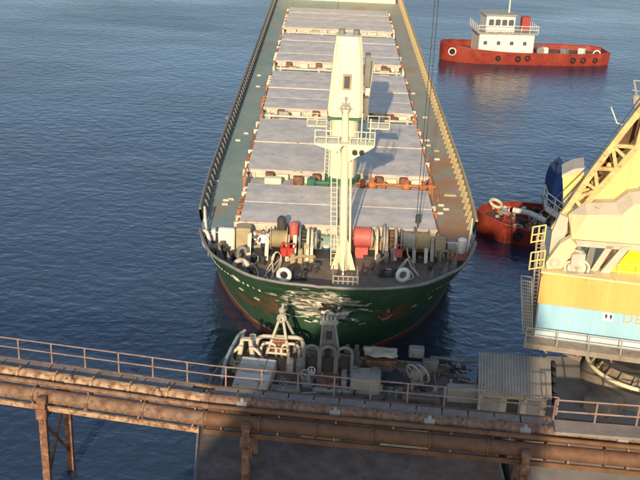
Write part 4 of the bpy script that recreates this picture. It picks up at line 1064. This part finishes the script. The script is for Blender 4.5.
dbox(300, 372, 313, 390, .25, GREYM, 'valve_manifold'); dbox(312, 388, 352, 393, .15, PALEG, 'sill'); dbox(270, 385, 300, 398, .5, GREYM); dbox(384, 372, 405, 386, .3, DARKM); dbox(402, 392, 440, 404, .35, DECKP)
dbox(281, 400, 330, 412, .5, PALEG, 'pale_machinery_box'); dbox(345, 402, 372, 416, .5, PINKG, 'pale_machinery_box'); dbox(388, 408, 440, 422, .4, GREYM); dbox(250, 404, 275, 416, .4, DARKM); dbox(300, 425, 340, 445, .8, GREYM); dbox(380, 430, 430, 452, .6, PALEG)
mb = MB()
c_ = pq(380, 362, .5)
vs = []; nx, ny = 12, 7
for i in range(nx + 1):
    for j in range(ny + 1):
        x = (i / nx - .5) * 1.9; y = (j / ny - .5) * 1.1; vs.append(c_ + Vector((x + .1 * noise.noise(Vector((i, j, 0)) * .7), y, .12 + .22 * noise.noise(Vector((x * 2.1, y * 2.4, 5))))))
mb.add(vs, [(i * (ny + 1) + j, (i + 1) * (ny + 1) + j, (i + 1) * (ny + 1) + j + 1, i * (ny + 1) + j + 1) for i in range(nx) for j in range(ny)], True)
tp = mb.build('tarpaulin', CLOTH, origin=c_); sm_ = tp.modifiers.new('t', 'SOLIDIFY'); sm_.thickness = .03; tag(tp, 'crumpled pale tarpaulin on the brown hatch right of the gallows', 'tarpaulin')
# valve wheels and rope reel
def vwheel(x, y, R_, m, par, nm='valve_wheel', h=.6, nrm=(0, -.8, .6)):
    c = pq(x, y, h); mb = MB(); mb.torus(c, R_, R_ * .14, nrm, 20, 6); z = Vector(nrm).normalized(); a = z.orthogonal().normalized(); b = z.cross(a)
    for k in range(5): q = k * 2 * PI / 5; mb.cyl(c, c + (a * math.cos(q) + b * math.sin(q)) * R_, R_ * .1, 5)
    mb.cyl(c, c - z * .5, R_ * .15, 8); mb.cyl(c - z * .3, Vector((c.x, c.y - z.y * .3, DZ)), .08, 6); return mb.build(nm, m, par)
vwheel(305, 384, .26, PALEG, pon); vwheel(311, 380, .2, WHITE, pon); vwheel(283, 392, .2, GREYM, pon)
rl = pq(417, 384, .65); mb = MB(); 
for dx in (-.2, .2): mb.torus(rl + Vector((dx, 0, 0)), .55, .07, (1, .9, .3), 22, 6)
mb.cyl(rl + Vector((-.22, -.18, -.05)), rl + Vector((.22, .18, .05)), .3, 14)
for k in range(6):
    q = k * PI / 3; z = Vector((1, .9, .3)).normalized(); a = z.orthogonal().normalized(); b = z.cross(a); mb.cyl(rl + Vector((-.2, 0, 0)), rl + Vector((-.2, 0, 0)) + (a * math.cos(q) + b * math.sin(q)) * .55, .045, 5)
mb.box(rl - Vector((0, 0, .5)), (.7, .6, .2)); tag(mb.build('hose_reel', PALEG, origin=rl - Vector((0, 0, .65))), 'round spoked hose reel on the shaded pontoon deck right of centre', 'reel')
mb = MB(); mb.tube([pq(430, 362, .3), pq(445, 363, .3), pq(462, 366, .3), pq(477, 366, .3)], .1, 8); mb.tube([pq(436, 372, .2), pq(434, 380, .25), pq(436, 388, .1)], .06, 6); mb.build('deck_pipe', GREYM, pon)
for (x, y, rz_) in ((362, 360, .4), (352, 352, 0), (440, 395, 0), (395, 395, .2), (270, 398, 0), (458, 372, 0), (300, 352, 0)):
    p = pq(x, y); mb = MB(); mb.box(p + Vector((0, 0, .05)), (.9, .4, .1), rz_)
    for dx in (-.27, .27): mb.cyl(p + Vector((dx, 0, 0)), p + Vector((dx, 0, .45)), .13, 12)
    mb.build('bollard', random.choice((GREYM, DARKM, PALEG)), pon)
random.seed(33)
for k in range(170):                # hoses, brackets and scraps bolted or lashed to the deck
    x = random.uniform(236, 472); y = random.uniform(346, 402); p = pq(x, y)
    if p.x > PX1 - .4 or p.y > 50.2: continue
    mb = MB(); q = random.random(); s_ = random.uniform(.1, .32)
    if q < .4: mb.bev(p + Vector((0, 0, s_ / 2)), (s_ * 1.6, s_, s_), .02, random.uniform(0, 3))
    elif q < .7: mb.cyl(p, p + Vector((0, 0, s_ * 1.8)), s_ * .3, 8)
    else: mb.tube([p + Vector((0, 0, .06)), p + Vector((random.uniform(-.6, .6), random.uniform(-.4, .4), .2)), p + Vector((random.uniform(-.9, .9), random.uniform(-.5, .5), .06))], .04, 5)
    mb.build('deck_fitting', random.choice((GREYM, DARKM, PALEG, RUSTY, PINKG, RUSTY, DARKM)), pon)

# ------------------------------------------------------------------ shed with corrugated roof on the quay edge
SH = Vector((10.9, 45.6, 2.5))
shed = thing('quay_shed', 'small shed with a corrugated metal roof at the quay edge, right of the pontoon', 'shed', SH)
RA, RB, RC, RD = at(479, 352, 4.9), at(550.5, 358, 4.9), at(552, 399, 4.5), at(478, 393.5, 4.5)
n = 96; vs = []
for i in range(n + 1):
    t = i / n; zz = .055 * math.sin(t * 2 * PI * 24); vs += [RA.lerp(RB, t) + Vector((0, 0, zz)), RD.lerp(RC, t) + Vector((0, 0, zz)), RA.lerp(RB, t) + Vector((0, 0, zz - .04)), RD.lerp(RC, t) + Vector((0, 0, zz - .04))]
for h_ in range(3):
    i0, i1 = h_ * 32, (h_ + 1) * 32
    mb = MB(); dz = Vector((0, 0, .012 * (h_ % 2)))
    sub = [v + dz for v in vs[i0 * 4:(i1 + 1) * 4]]
    mb.add(sub, [f for i in range(32) for f in ((4 * i, 4 * i + 4, 4 * i + 5, 4 * i + 1), (4 * i + 2, 4 * i + 3, 4 * i + 7, 4 * i + 6), (4 * i + 1, 4 * i + 5, 4 * i + 7, 4 * i + 3), (4 * i, 4 * i + 2, 4 * i + 6, 4 * i + 4))], True)
    mb.build('roof_sheet', ROOFM, shed)
mb = MB(); w0 = [RD + Vector((.15, .35, 0)), RC + Vector((-.15, .35, 0)), RB + Vector((-.15, -.2, 0)), RA + Vector((.15, -.2, 0))]
for a, b in ((w0[0], w0[1]), (w0[1], w0[2]), (w0[2], w0[3]), (w0[3], w0[0])):
    dr = (b - a).normalized(); nn_ = Vector((-dr.y, dr.x, 0)) * .08
    za, zb_ = a.z - .1, b.z - .1
    A0, B0 = Vector((a.x, a.y, 2.5)), Vector((b.x, b.y, 2.5)); A1, B1 = Vector((a.x, a.y, za)), Vector((b.x, b.y, zb_))
    mb.add([A0, B0, B1, A1, A0 + nn_, B0 + nn_, B1 + nn_, A1 + nn_], [(0, 1, 2, 3), (4, 7, 6, 5), (0, 4, 5, 1), (3, 2, 6, 7), (0, 3, 7, 4), (1, 5, 6, 2)])
mb.build('wall', BEIGE, shed)
for t0, t1, m in ((.06, .32, PALEG), (.42, .62, DARKM), (.72, .92, PALEG)):
    a = w0[0].lerp(w0[1], t0); b = w0[0].lerp(w0[1], t1); mb = MB(); mb.add([Vector((a.x, a.y - .06, 2.55)), Vector((b.x, b.y - .06, 2.55)), Vector((b.x, b.y - .06, 4.1)), Vector((a.x, a.y - .06, 4.1)), Vector((a.x, a.y + .05, 2.55)), Vector((b.x, b.y + .05, 2.55)), Vector((b.x, b.y + .05, 4.1)), Vector((a.x, a.y + .05, 4.1))], [(0, 1, 2, 3), (0, 4, 5, 1), (3, 2, 6, 7), (0, 3, 7, 4), (1, 5, 6, 2)]); mb.build('door', m, shed)
for k in range(5):
    p = RB.lerp(RC, .08 + k * .2) + Vector((.18, 0, -.35)); mb = MB(); mb.torus(p, .26, .11, (1, 0, .1), 14, 7); tag(mb.build('tyre', BLACK, origin=p), ('farthest', 'second farthest', 'middle', 'second nearest', 'nearest')[k] + ' of the five black tyres on the right end wall of the quay shed', 'tyre', 'tyres on the end wall of the quay shed')

# ------------------------------------------------------------------ pipe gantry
gan = thing('pipe_gantry', 'long rusty pipe bridge with walkway and railing across the foreground', 'pipe gantry', (-4.7, 41.1, 0))
SEG = [(Vector((-34, 46.2, 0)), Vector((-4.7, 41.12, 0))), (Vector((-4.7, 41.12, 0)), Vector((26, 38.3, 0)))]
for si, (A, B) in enumerate(SEG):
    d = (B - A).normalized(); nrm = Vector((d.y, -d.x, 0)); Lg = (B - A).length       # nrm points to the camera side
    def G(s_, off, z): return A + d * s_ + nrm * off + Vector((0, 0, z))
    # back railing
    mb = MB()
    Lr = Lg if si == 0 else 16.0
    for zz in (6.55, 7.05): mb.tube([G(0, 0, zz), G(Lr, 0, zz)], .035, 6)
    mb.build('handrail', GANT, gan)
    s_ = Lg % 1.75 / 2; src = None
    while s_ < Lr + .1:
        if src is None: mb = MB(); mb.bar(G(s_, 0, 5.95), G(s_, 0, 7.05), .07); src = mb.build('rail_post', GANT, gan); s0 = s_
        else: piece(src, gan, d * (s_ - s0))
        s_ += 1.72
    # walkway planks
    s_ = 0; src = None
    while s_ < Lg - 1.2:
        if src is None: mb = MB(); mb.bar(G(.02, .34, 5.93), G(1.16, .34, 5.93), .62, .05); src = mb.build('walkway_plank', PLANK, gan)
        else: piece(src, gan, d * s_ + Vector((0, 0, random.uniform(-.008, .008))))
        s_ += 1.2
    
    for gq in ((.0, 5.86, .1, .24), (.72, 5.80, .1, .28), (1.74, 5.82, .08, .16), (2.50, 5.08, .12, .24)):
        mb = MB(); mb.bar(G(0, gq[0], gq[1]), G(Lg, gq[0], gq[1]), gq[2], gq[3]); mb.build('girder', (PIPEC if gq[0] > 2 else PIPEB) if si == 0 else BROWNS, gan)  # right half takes a darker brown that stands in for its shade
    # pipe one, in flanged lengths
    def pipe(off, z, r, m, step, nm='pipe_length'):
        s_ = 0; src = None
        while s_ < Lg - .1:
            ln = step
            if src is None:
                mb = MB(); mb.tube([G(.03, off, z), G(min(ln, Lg) - .03, off, z)], r, 22); mb.tube([G(-.06, off, z), G(.04, off, z)], r + .07, 20); src = mb.build(nm, m, gan)
            else: piece(src, gan, d * s_)
            s_ += step
    pipe(1.22, 5.90, .34, PIPEC if si == 0 else PIPEB, Lg / round(Lg / 1.9));  # browner on the right half, shade put into the pipe colour
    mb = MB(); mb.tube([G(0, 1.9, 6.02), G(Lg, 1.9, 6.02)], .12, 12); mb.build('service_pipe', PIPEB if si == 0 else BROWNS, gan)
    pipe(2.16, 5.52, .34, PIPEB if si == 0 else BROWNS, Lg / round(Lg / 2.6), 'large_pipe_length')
    if si == 0: ENDS = [G(Lg - .1, o_, z_) for o_, z_ in ((1.22, 5.9), (2.16, 5.52), (1.9, 6.02))]
    else:
        for a_, (o_, z_, r_) in zip(ENDS, ((1.22, 5.9, .35), (2.16, 5.52, .35), (1.9, 6.02, .125))):
            mb = MB(); b_ = G(.1, o_, z_); mb.tube([a_, b_], r_, 20); mb.build('pipe_elbow', PIPEB, gan)
    # front hangers and pipe clamps
    s_ = .8; k = 0
    while s_ < Lg:
        mb = MB(); mb.bar(G(s_, 1.95, 5.9), G(s_, 2.52, 5.1), .07); mb.bar(G(s_, 1.9, 5.9), G(s_, 1.95, 4.7), .07); mb.build('hanger', GANT, gan); s_ += 2.6
    s_ = 1.6
    while s_ < Lg:
        mb = MB(); c = G(s_, 1.5, 6.1); mb.bev(c, (.5, .3, .2), .04, math.atan2(d.y, d.x)); mb.cyl(c, c + Vector((0, 0, .25)), .09, 8); mb.build('pipe_clamp', PIPEC if si == 0 else PALEG, gan); s_ += 4.3
    # trestles
    ks = (22.2, 9.0) if si == 0 else (2.0, 14.5, 26)
    for s_ in ks:
        mb = MB()
        for off in (.1, 2.7): mb.bar(G(s_, off, -3), G(s_ , off, 5.7 if off < 1 else 5.6), .34, .34)
        mb.bar(G(s_, -.1, 5.2), G(s_, 2.9, 4.5), .2, .3); mb.bar(G(s_, .1, 4.8), G(s_, 2.7, 1), .12, .12); mb.bar(G(s_, 2.7, 4.4), G(s_, .1, 1), .12, .12)
        mb.bev(G(s_, 2.7, 5.65), (.45, .35, .3), .05); mb.bev(G(s_, 2.85, 4.95), (.5, .2, .5), .05); mb.build('trestle', RUSTY, gan)
# right hand railing nearer the camera
mb = MB(); Q = [atD(556, 400, 38.6), atD(640, 406, 38.2), atD(720, 412, 37.8)]; zt_ = [q.z for q in Q]
fr = []
for q in Q: fr.append(Vector((q.x, q.y, q.z - 1.05)))
rail(mb, fr, 1.05, .045, (.45, 1.), 1.6); mb.build('front_railing', GANT, gan)
mb = MB(); mb.bar(fr[0] + Vector((0, -.4, -.1)), fr[2] + Vector((0, -.4, -.1)), 1.0, .12); mb.build('walkway_plank', PLANK, gan)

# ------------------------------------------------------------------ harbour crane
HO = Vector((17.5, 47.6, 2.5))
hc = thing('harbour_crane', 'large yellow slewing harbour crane with orange and light blue machinery house', 'crane', HO)
KS = -.2; HX0 = 11.6; HD = 47.5
def hp(x, y, dd=0.): return atD(x, y, HD + dd, KS, HX0)      # point on the house front plane, dd metres behind it
wd = Vector((1, KS, 0)).normalized(); wn = Vector((-KS, 1, 0)).normalized()     # wn points away from the camera
x0w = hp(539, 300).x; 
def HPt(s_, dep, z): return Vector((x0w, HD + KS * (x0w - HX0), z)) + wd * s_ + wn * dep
zt = hp(540, 272.5).z; zo = hp(538.5, 303).z; zb = hp(535.5, 330).z; zf = hp(535, 336.5).z
Lh = 12.0
def slab(mb, s0, s1, d0, d1, z0, z1):
    vs = [HPt(s, dd, z) for z in (z0, z1) for s, dd in ((s0, d0), (s1, d0), (s1, d1), (s0, d1))]
    return mb.add(vs, [(0, 3, 2, 1), (4, 5, 6, 7), (0, 1, 5, 4), (1, 2, 6, 5), (2, 3, 7, 6), (3, 0, 4, 7)])
mh = slab(MB(), .03, Lh - .03, .03, 6.0, zf, zt - .02).build('machinery_house', PALEY, hc)
n = 7
for k in range(n):
    s0, s1 = Lh * k / n + .012, Lh * (k + 1) / n - .012
    slab(MB(), s0, s1, 0, .06, zo, zt).build('orange_panel', ORB, mh)
    slab(MB(), s0, s1, .004, .06, zb + .15, zo - .012).build('blue_panel', LBL, mh)
    slab(MB(), s0, s1, -.02, .06, zf, zb + .14).build('skirt_panel', mat('pale_skirt_paint', (.58, .68, .68), .12, .2, .5, streak=True), mh)
slab(MB(), -.06, .03, 0, 5.9, zo, zt).build('side_panel', ORB, mh); slab(MB(), -.055, .03, 0, 5.9, zf, zo - .01).build('side_panel', GREYM, mh)
slab(MB(), -.1, Lh, -.06, 6.05, zt, zt + .09).build('roof_edge', PALEY, mh)
# lettering and emblem
fc = bpy.data.curves.new('lettering', 'FONT'); fc.body = 'DEL'; fc.size = .76; fc.extrude = .012; fc.space_character = 1.18
fo = bpy.data.objects.new('lettering_tmp', fc); COL.objects.link(fo); dg = bpy.context.evaluated_depsgraph_get(); dg.update()
tm = bpy.data.meshes.new_from_object(fo.evaluated_get(dg)); bpy.data.objects.remove(fo)
tm.materials.clear(); tm.materials.append(mat('faded_orange_lettering', (.66, .42, .22), .05, 0, .6, bump=0))
lo = bpy.data.objects.new('lettering', tm); COL.objects.link(lo); lo.parent = mh
tp_ = hp(621.5, 322); zz = tp_.z; s_t = (tp_ - HPt(0, 0, tp_.z)).dot(wd)
lo.matrix_local = Matrix.Translation(HPt(s_t, -.016, zz) - wloc(mh)) @ Matrix((wd, Vector((0, 0, 1)), wn * -1)).transposed().to_4x4()
pe = hp(604, 319); se = (pe - HPt(0, 0, pe.z)).dot(wd)
em = slab(MB(), se - .1, se + .45, -.014, .0, pe.z - .06, pe.z + .36).build('emblem_plate', mat('emblem_white', (.8, .8, .8), .02, 0, .5, bump=0), mh)
mb = MB()
for q in (.02, .26):
    c = HPt(se + q + .05, -.02, pe.z + .15); mb.prism([c + Vector((-.05, 0, .14)), c + Vector((.06, 0, .14)), c + Vector((.08, 0, .02)), c + Vector((.03, 0, -.14)), c + Vector((-.05, 0, .0))], wn * -.01)
mb.build('emblem_mark', DARKM, mh)
# walkway round the house and its soffit
wk = slab(MB(), -.5, Lh, -.85, 6.4, zf - .32, zf - .02).build('walkway', TANK, hc)
mb = MB(); vs = [HPt(-.5, -.8, zf - .32), HPt(Lh, -.8, zf - .32), HPt(Lh, 6, zf - .32), HPt(-.5, 6, zf - .32), HPt(2.3, .6, zf - 1.05), HPt(Lh, .6, zf - 1.05), HPt(Lh, 5, zf - 1.05), HPt(2.3, 5, zf - 1.05)]
mb.add(vs, [(0, 3, 2, 1), (4, 5, 6, 7), (0, 1, 5, 4), (1, 2, 6, 5), (2, 3, 7, 6), (3, 0, 4, 7)]); mb.build('underframe', TANK, hc)
for k in range(7):
    mb = MB(); s_ = .6 + k * 1.7; mb.bar(HPt(s_, -.82, zf - .3), HPt(s_ + .2, .2, zf - 1.0), .07, .1); mb.build('bracket', PINKG, wk)
mb = MB()
for zz_ in (.42, .85): mb.tube([HPt(-.45, 5, zf + zz_), HPt(-.45, -.82, zf + zz_), HPt(Lh, -.82, zf + zz_)], .035, 6)
mb.build('handrail', PALEG, wk)
for k in range(8):
    mb = MB(); mb.bar(HPt(-.45 + k * 1.62, -.82, zf), HPt(-.45 + k * 1.62, -.82, zf + .86), .06); mb.build('rail_post', PALEG, wk)
# turntable and base
tc_ = Vector((18.6, 49.3, 0))
mb = MB(); mb.cyl(tc_ + Vector((0, 0, zf - 1.5)), tc_ + Vector((0, 0, zf - 1.04)), 3.3, 48, 3.5); mb.cyl(tc_ + Vector((0, 0, zf - 1.75)), tc_ + Vector((0, 0, zf - 1.5)), 3.0, 48); mb.build('slewing_ring', DARKM, hc)
mb = MB(); mb.cyl(tc_ + Vector((0, 0, 3.05)), tc_ + Vector((0, 0, zf - 1.72)), 2.7, 48, 2.7)
for k in range(24): q = k * PI / 12; mb.bar(tc_ + Vector((3.2 * math.cos(q), 3.2 * math.sin(q), 3.5)), tc_ + Vector((2.75 * math.cos(q), 2.95 * math.sin(q), zf - 1.8)), .08, .1)
mb.build('base_column', TANK, hc)
mb = MB(); mb.torus(tc_ + Vector((0, 0, 3.75)), 3.3, .12, n=56, m=8); mb.build('ring_pipe', CREAM, hc)
mb = MB(); mb.cyl(tc_ + Vector((0, 0, 2.5)), tc_ + Vector((0, 0, 3.4)), 3.5, 48, 3.3)
for k in range(4):
    q = PI / 4 + k * PI / 2; a = tc_ + Vector((4.3 * math.cos(q), 4.3 * math.sin(q), 2.9)); mb.bev(a, (1.6, 1.6, .8), .1, q)
mb.build('undercarriage', TANK, hc)
# upper works
def poly(name, pts, dd, dep, m, par=None):
    mb = MB(); mb.prism([hp(x, y, dd) for x, y in pts], wn * dep); return mb.build(name, m, par or hc)
# chamfered counterweight box
Fr = [(572, 239), (587, 215), (621, 215.5), (634, 205), (760, 196), (760, 254)]
front = [hp(x, y, .6) for x, y in Fr]
back = [hp(x - 0, y, .6) for x, y in [(569, 240), (567.5, 219), (585, 207.5), (614, 206.5), (633, 198), (760, 186)]]
cb = MB()
f = front; inner = [hp(572, 239, .6), hp(587, 215, .6), hp(621, 215.5, .6), hp(634, 205, .6), hp(760, 196, .6), hp(760, 254, .6)]
outer = [hp(569.0, 239, .6), hp(568.5, 219, .6), hp(585.5, 207.5, .6), hp(615.5, 207, .6), hp(629, 197, .6), hp(760, 184, .6), hp(760, 254, .6)]
sh_ = wn * .7
vs = inner + [p + sh_ for p in outer] + [p + wn * 3.2 for p in outer]
# inner 0..5, outer 6..12, back 13..19
fs = [(0, 1, 2, 3, 4, 5), (0, 6, 7, 1), (1, 7, 8), (1, 8, 9, 2), (2, 9, 10, 3), (3, 10, 11, 4), (4, 11, 12, 5), (5, 12, 6, 0)]
fs += [(6 + i, 13 + i, 13 + (i + 1) % 7, 6 + (i + 1) % 7) for i in range(7)] + [tuple(range(13, 20))]
cb.add(vs, fs); cwt = cb.build('counterweight_box', PALEY, hc)
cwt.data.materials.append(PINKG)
for p_ in cwt.data.polygons:  # upward bevels go beige, their shade put into the colour
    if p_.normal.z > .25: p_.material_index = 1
poly('lower_flange', [(568, 239.5), (760, 254), (760, 261), (568.5, 245.5)], .9, 2.2, PINKG, cwt)
# raking box girder
poly('box_girder', [(573, 214), (587, 207.5), (615, 207.5), (680, 152), (760, 84), (760, 36), (640, 141.5), (602.5, 182)], 1.9, 1.3, YEL)
poly('box_girder', [(622, 206.5), (634, 198.5), (760, 186), (760, 96), (680, 156), (640, 190)], 2.3, 1.2, YEL)
# triangular yellow cabin plate on the left
tpn = poly('side_cabin', [(563.5, 203), (562.6, 177.5), (583.7, 169.5), (584.5, 178)], 2.6, 1.5, YEL)
poly('cabin_roof', [(562, 177.8), (562.0, 174.8), (574, 169), (584.6, 167.6), (584.6, 171)], 2.5, 1.8, PINKG, tpn)
# lattice boom
BOOMY = mat('weathered_boom_paint', (.60, .45, .19), .2, .4, .6, scale=1.5, rustcol=(.28, .15, .06))
LB = [(553, 229), (592, 172), (624, 130), (760, -40)]; RB_ = [(574, 216), (603, 184), (640, 143), (760, 20)]
bm_ = MB(); dpt = 1.7
def lb(t, side, back_):
    P = LB if side == 0 else RB_; n = len(P) - 1
    # by x-length parameter
    k = min(int(t * n), n - 1); f_ = t * n - k; a, b = P[k], P[k + 1]
    return hp(lerp(a[0], b[0], f_), lerp(a[1], b[1], f_), 1.5 + back_ * dpt)
for side in (0, 1):
    for bk in (0, 1):
        mb = MB(); pts = [lb(i / 9, side, bk) for i in range(10)]
        for a, b in zip(pts, pts[1:]): mb.bar(a, b, .30, .30)
        ch = mb.build('boom_chord', BOOMY, hc)
mb = MB()
N_ = 11
for i in range(N_):
    t0, t1 = i / N_, (i + 1) / N_
    for bk in (0, 1):
        a, b = (lb(t0, i % 2, bk), lb(t1, 1 - i % 2, bk)); mb.bar(a, b, .18, .18)
        if i % 3 == 0: mb.bar(lb(t0, 0, bk), lb(t0, 1, bk), .16, .16)
    for side in (0, 1): mb.bar(lb(t0, side, i % 2), lb(t1, side, 1 - i % 2), .12, .12); mb.bar(lb(t0, side, 0), lb(t0, side, 1), .1, .1)
mb.build('boom_lacing', BOOMY, hc)
mb = MB()
vs = [lb(i / 12, 1, 1) + Vector((.15, .3, 0)) for i in range(13)]; v2 = [lb(i / 12, 0, 1).lerp(lb(i / 12, 1, 1), .08) + Vector((0, .3, 0)) for i in range(13)]
for i in range(12): mb.prism([vs[i], vs[i + 1], v2[i + 1], v2[i]], wn * .06)
mb.build('boom_walkway', BROWNS, hc)
random.seed(8)
for k in range(9):
    t = .16 + k * .035; mb = MB(); p = lb(t, 0, .5).lerp(lb(t, 1, .5), random.uniform(.35, .65)); mb.ball(p, random.uniform(.12, .2), 8, 6); mb.cyl(p, p + Vector((.2, -.1, .3)), .07, 6); mb.build('cable_clamp', random.choice((YEL, BROWNS)), hc)
# pivot bracket, struts, motors on the house roof
pv = poly('pivot_bracket', [(547, 269), (546, 263), (560, 244), (570, 238), (577, 246), (566, 262), (562, 268.5)], .25, .5, PALEY)
mb = MB(); c = hp(555, 263, .2); mb.torus(c, .22, .08, wn, 14, 6); mb.build('pivot_pin', PINKG, pv)
poly('pivot_arm', [(548, 262), (552, 232), (560, 214), (568, 218), (567, 232), (560, 246)], 1.0, .5, PINKG)
poly('boom_foot_plate', [(560, 222), (572, 206), (574, 211), (571, 226), (569, 243), (563, 232)], 1.6, .4, GREYM)
poly('dark_strut', [(585, 262), (590, 246.5), (596, 247), (592, 264), (588, 275), (584, 268)], 1.0, .5, GREYM)
poly('roof_strut', [(588, 274), (607, 246), (614, 246), (594, 276)], .9, .35, PINKG)
poly('roof_strut', [(597, 276), (622, 247), (631, 247), (606, 277)], .8, .35, PINKG)
poly('strut_web', [(598, 264), (611, 247), (617, 247), (600, 271)], 1.4, .2, BROWNS)
pn = poly('yellow_side_panel', [(606.5, 277), (632, 247.5), (760, 258), (760, 296)], 1.1, .3, BRIGHTY)
mb = MB(); A = [hp(607, 275, .9), hp(618, 264, .9), hp(760, 272, .9)]; mb.tube(A, .035, 6); mb.tube([hp(608, 270, .9), hp(618, 271, .9), hp(760, 284, .9)], .03, 6)
for x in (618, 637, 660): mb.cyl(hp(x, 264.5, .9), hp(x, 278, .9), .03, 5)
mb.build('panel_railing', YEL, pn)
mb = MB(); 
for dx in (0, 7.5): c = hp(573 + dx, 268, .5); mb.torus(c, .42, .08, wn, 18, 6); mb.cyl(c, c + wn * .9, .3, 14)
mb.box(hp(577, 258, .7), (.7, .6, .7)); mb.tube([hp(568, 258, .6), hp(574, 250, .6), hp(582, 252, .6), hp(583, 266, .6)], .1, 8); mb.box(hp(580, 274, .5), (1.4, .6, .25)); mb.build('hoist_motor', BEIGE, hc)
# left ladder tower and landing
mb = MB(); a, b = hp(531.5, 272, .6), hp(531, 252, .6)
rail(mb, [hp(531, 243, .5) - Vector((0, 0, 0)), hp(544, 241, .5)], .9, .04, (.05, .5, 1.), .3)
rail(mb, [hp(529, 270, .5), hp(543, 268, .5)], 1.0, .04, (.05, .5, 1.), .35); mb.build('landing_railing', YEL, hc)
mb = MB()
for x0_, x1_ in ((536, 529), (541, 534)): mb.bar(hp(x0_ + 1, 236, .7), hp(x1_ + 1, 334, .7), .09, .09)
for k in range(26): a = hp(537, 236, .7).lerp(hp(530, 334, .7), k / 26); b = hp(542, 236, .7).lerp(hp(535, 334, .7), k / 26); mb.bar(a, b, .04, .04)
mb.bar(hp(544, 238, 1), hp(541, 272, 1), .12, .12); mb.build('access_ladder', TANK, hc)
mb = MB(); A0, A1, A2, A3 = hp(521, 280, -.2), hp(531.5, 282, -.2), hp(532.5, 334, -.2), hp(523, 333, -.2)
for a, b in ((A0, A1), (A1, A2), (A2, A3), (A3, A0)): mb.bar(a, b, .06, .06); mb.bar(a + wn * .6, b + wn * .6, .06, .06); mb.bar(a, a + wn * .6, .05, .05)
for k in range(1, 16): mb.bar(A0.lerp(A3, k / 16), A1.lerp(A2, k / 16), .035, .035)
for k in range(1, 5): mb.bar(A0.lerp(A1, k / 5), A3.lerp(A2, k / 5), .025, .025)
mb.build('stair_cage', PALEG, hc)
poly('stair_tread_plate', [(525, 292), (529, 292), (532, 332), (525.5, 331)], .2, .05, TANK)
# lamp and rod at the boom's upper edge
mb = MB(); a = hp(634, 80, 2.5); b = hp(639, 108, 2.5); mb.tube([a, b], .05, 6); c = hp(636.5, 98.5, 2.4); mb.ball(c, .22, 10, 8); mb.bar(a, a + Vector((.9, 0, -.1)), .05); mb.bar(a + Vector((0, 0, -.5)), a + Vector((.9, 0, -.6)), .04); mb.bar(c, hp(640, 118, 2.4), .35, .35); mb.build('boom_lamp', PALEG, hc)
mb = MB(); mb.tube([hp(611, 107, 2.4), hp(617, 123, 2.4), hp(629, 127, 2.2)], .035, 5); mb.build('wind_rod', WHITE, hc)
mb = MB(); mb.tube([hp(535, 232, 2.0), hp(600, 160, 2.0), hp(660, 85, 2.0)], .025, 5); mb.tube([hp(531, 222, 2.0), hp(589, 166, 2.0), hp(645, 92, 2.0)], .02, 5); mb.build('luffing_wire', DARKM, hc)
# the upper boom beyond the right edge, so the crane stays whole from other positions
poly('apex_tower', [(700, 130), (760, 60), (800, 60), (800, 250), (700, 250)], 2.2, 3.0, YEL)

# ------------------------------------------------------------------ unseen block added behind the camera, its outline shaped to cast the foreground shade
EY = -22.0
shade_blk = thing('shade_block', 'tall concrete block added behind the viewpoint, shaped to shade the pontoon and bow', 'unseen building', (-6, EY - 6, 2.5))
mb = MB(); mb.prism([(-29, EY, 2.5), (.4, EY, 2.5), (.4, EY, 36.4), (-6.4, EY, 36.4), (-29, EY, 4.6)], (0, -12, 0)); mb.build('wall', CONC, shade_blk)
mb = MB(); mb.box((-3.0, EY - 6, 36.55), (7.4, 12.6, .3)); mb.build('roof', DARKM, shade_blk)
for k in range(5):
    for j in range(2):
        mb = MB(); mb.box((-6 + j * 4.4, EY + .02, 8 + k * 5.2), (1.4, .1, 1.8)); mb.build('window', GLASS, shade_blk)
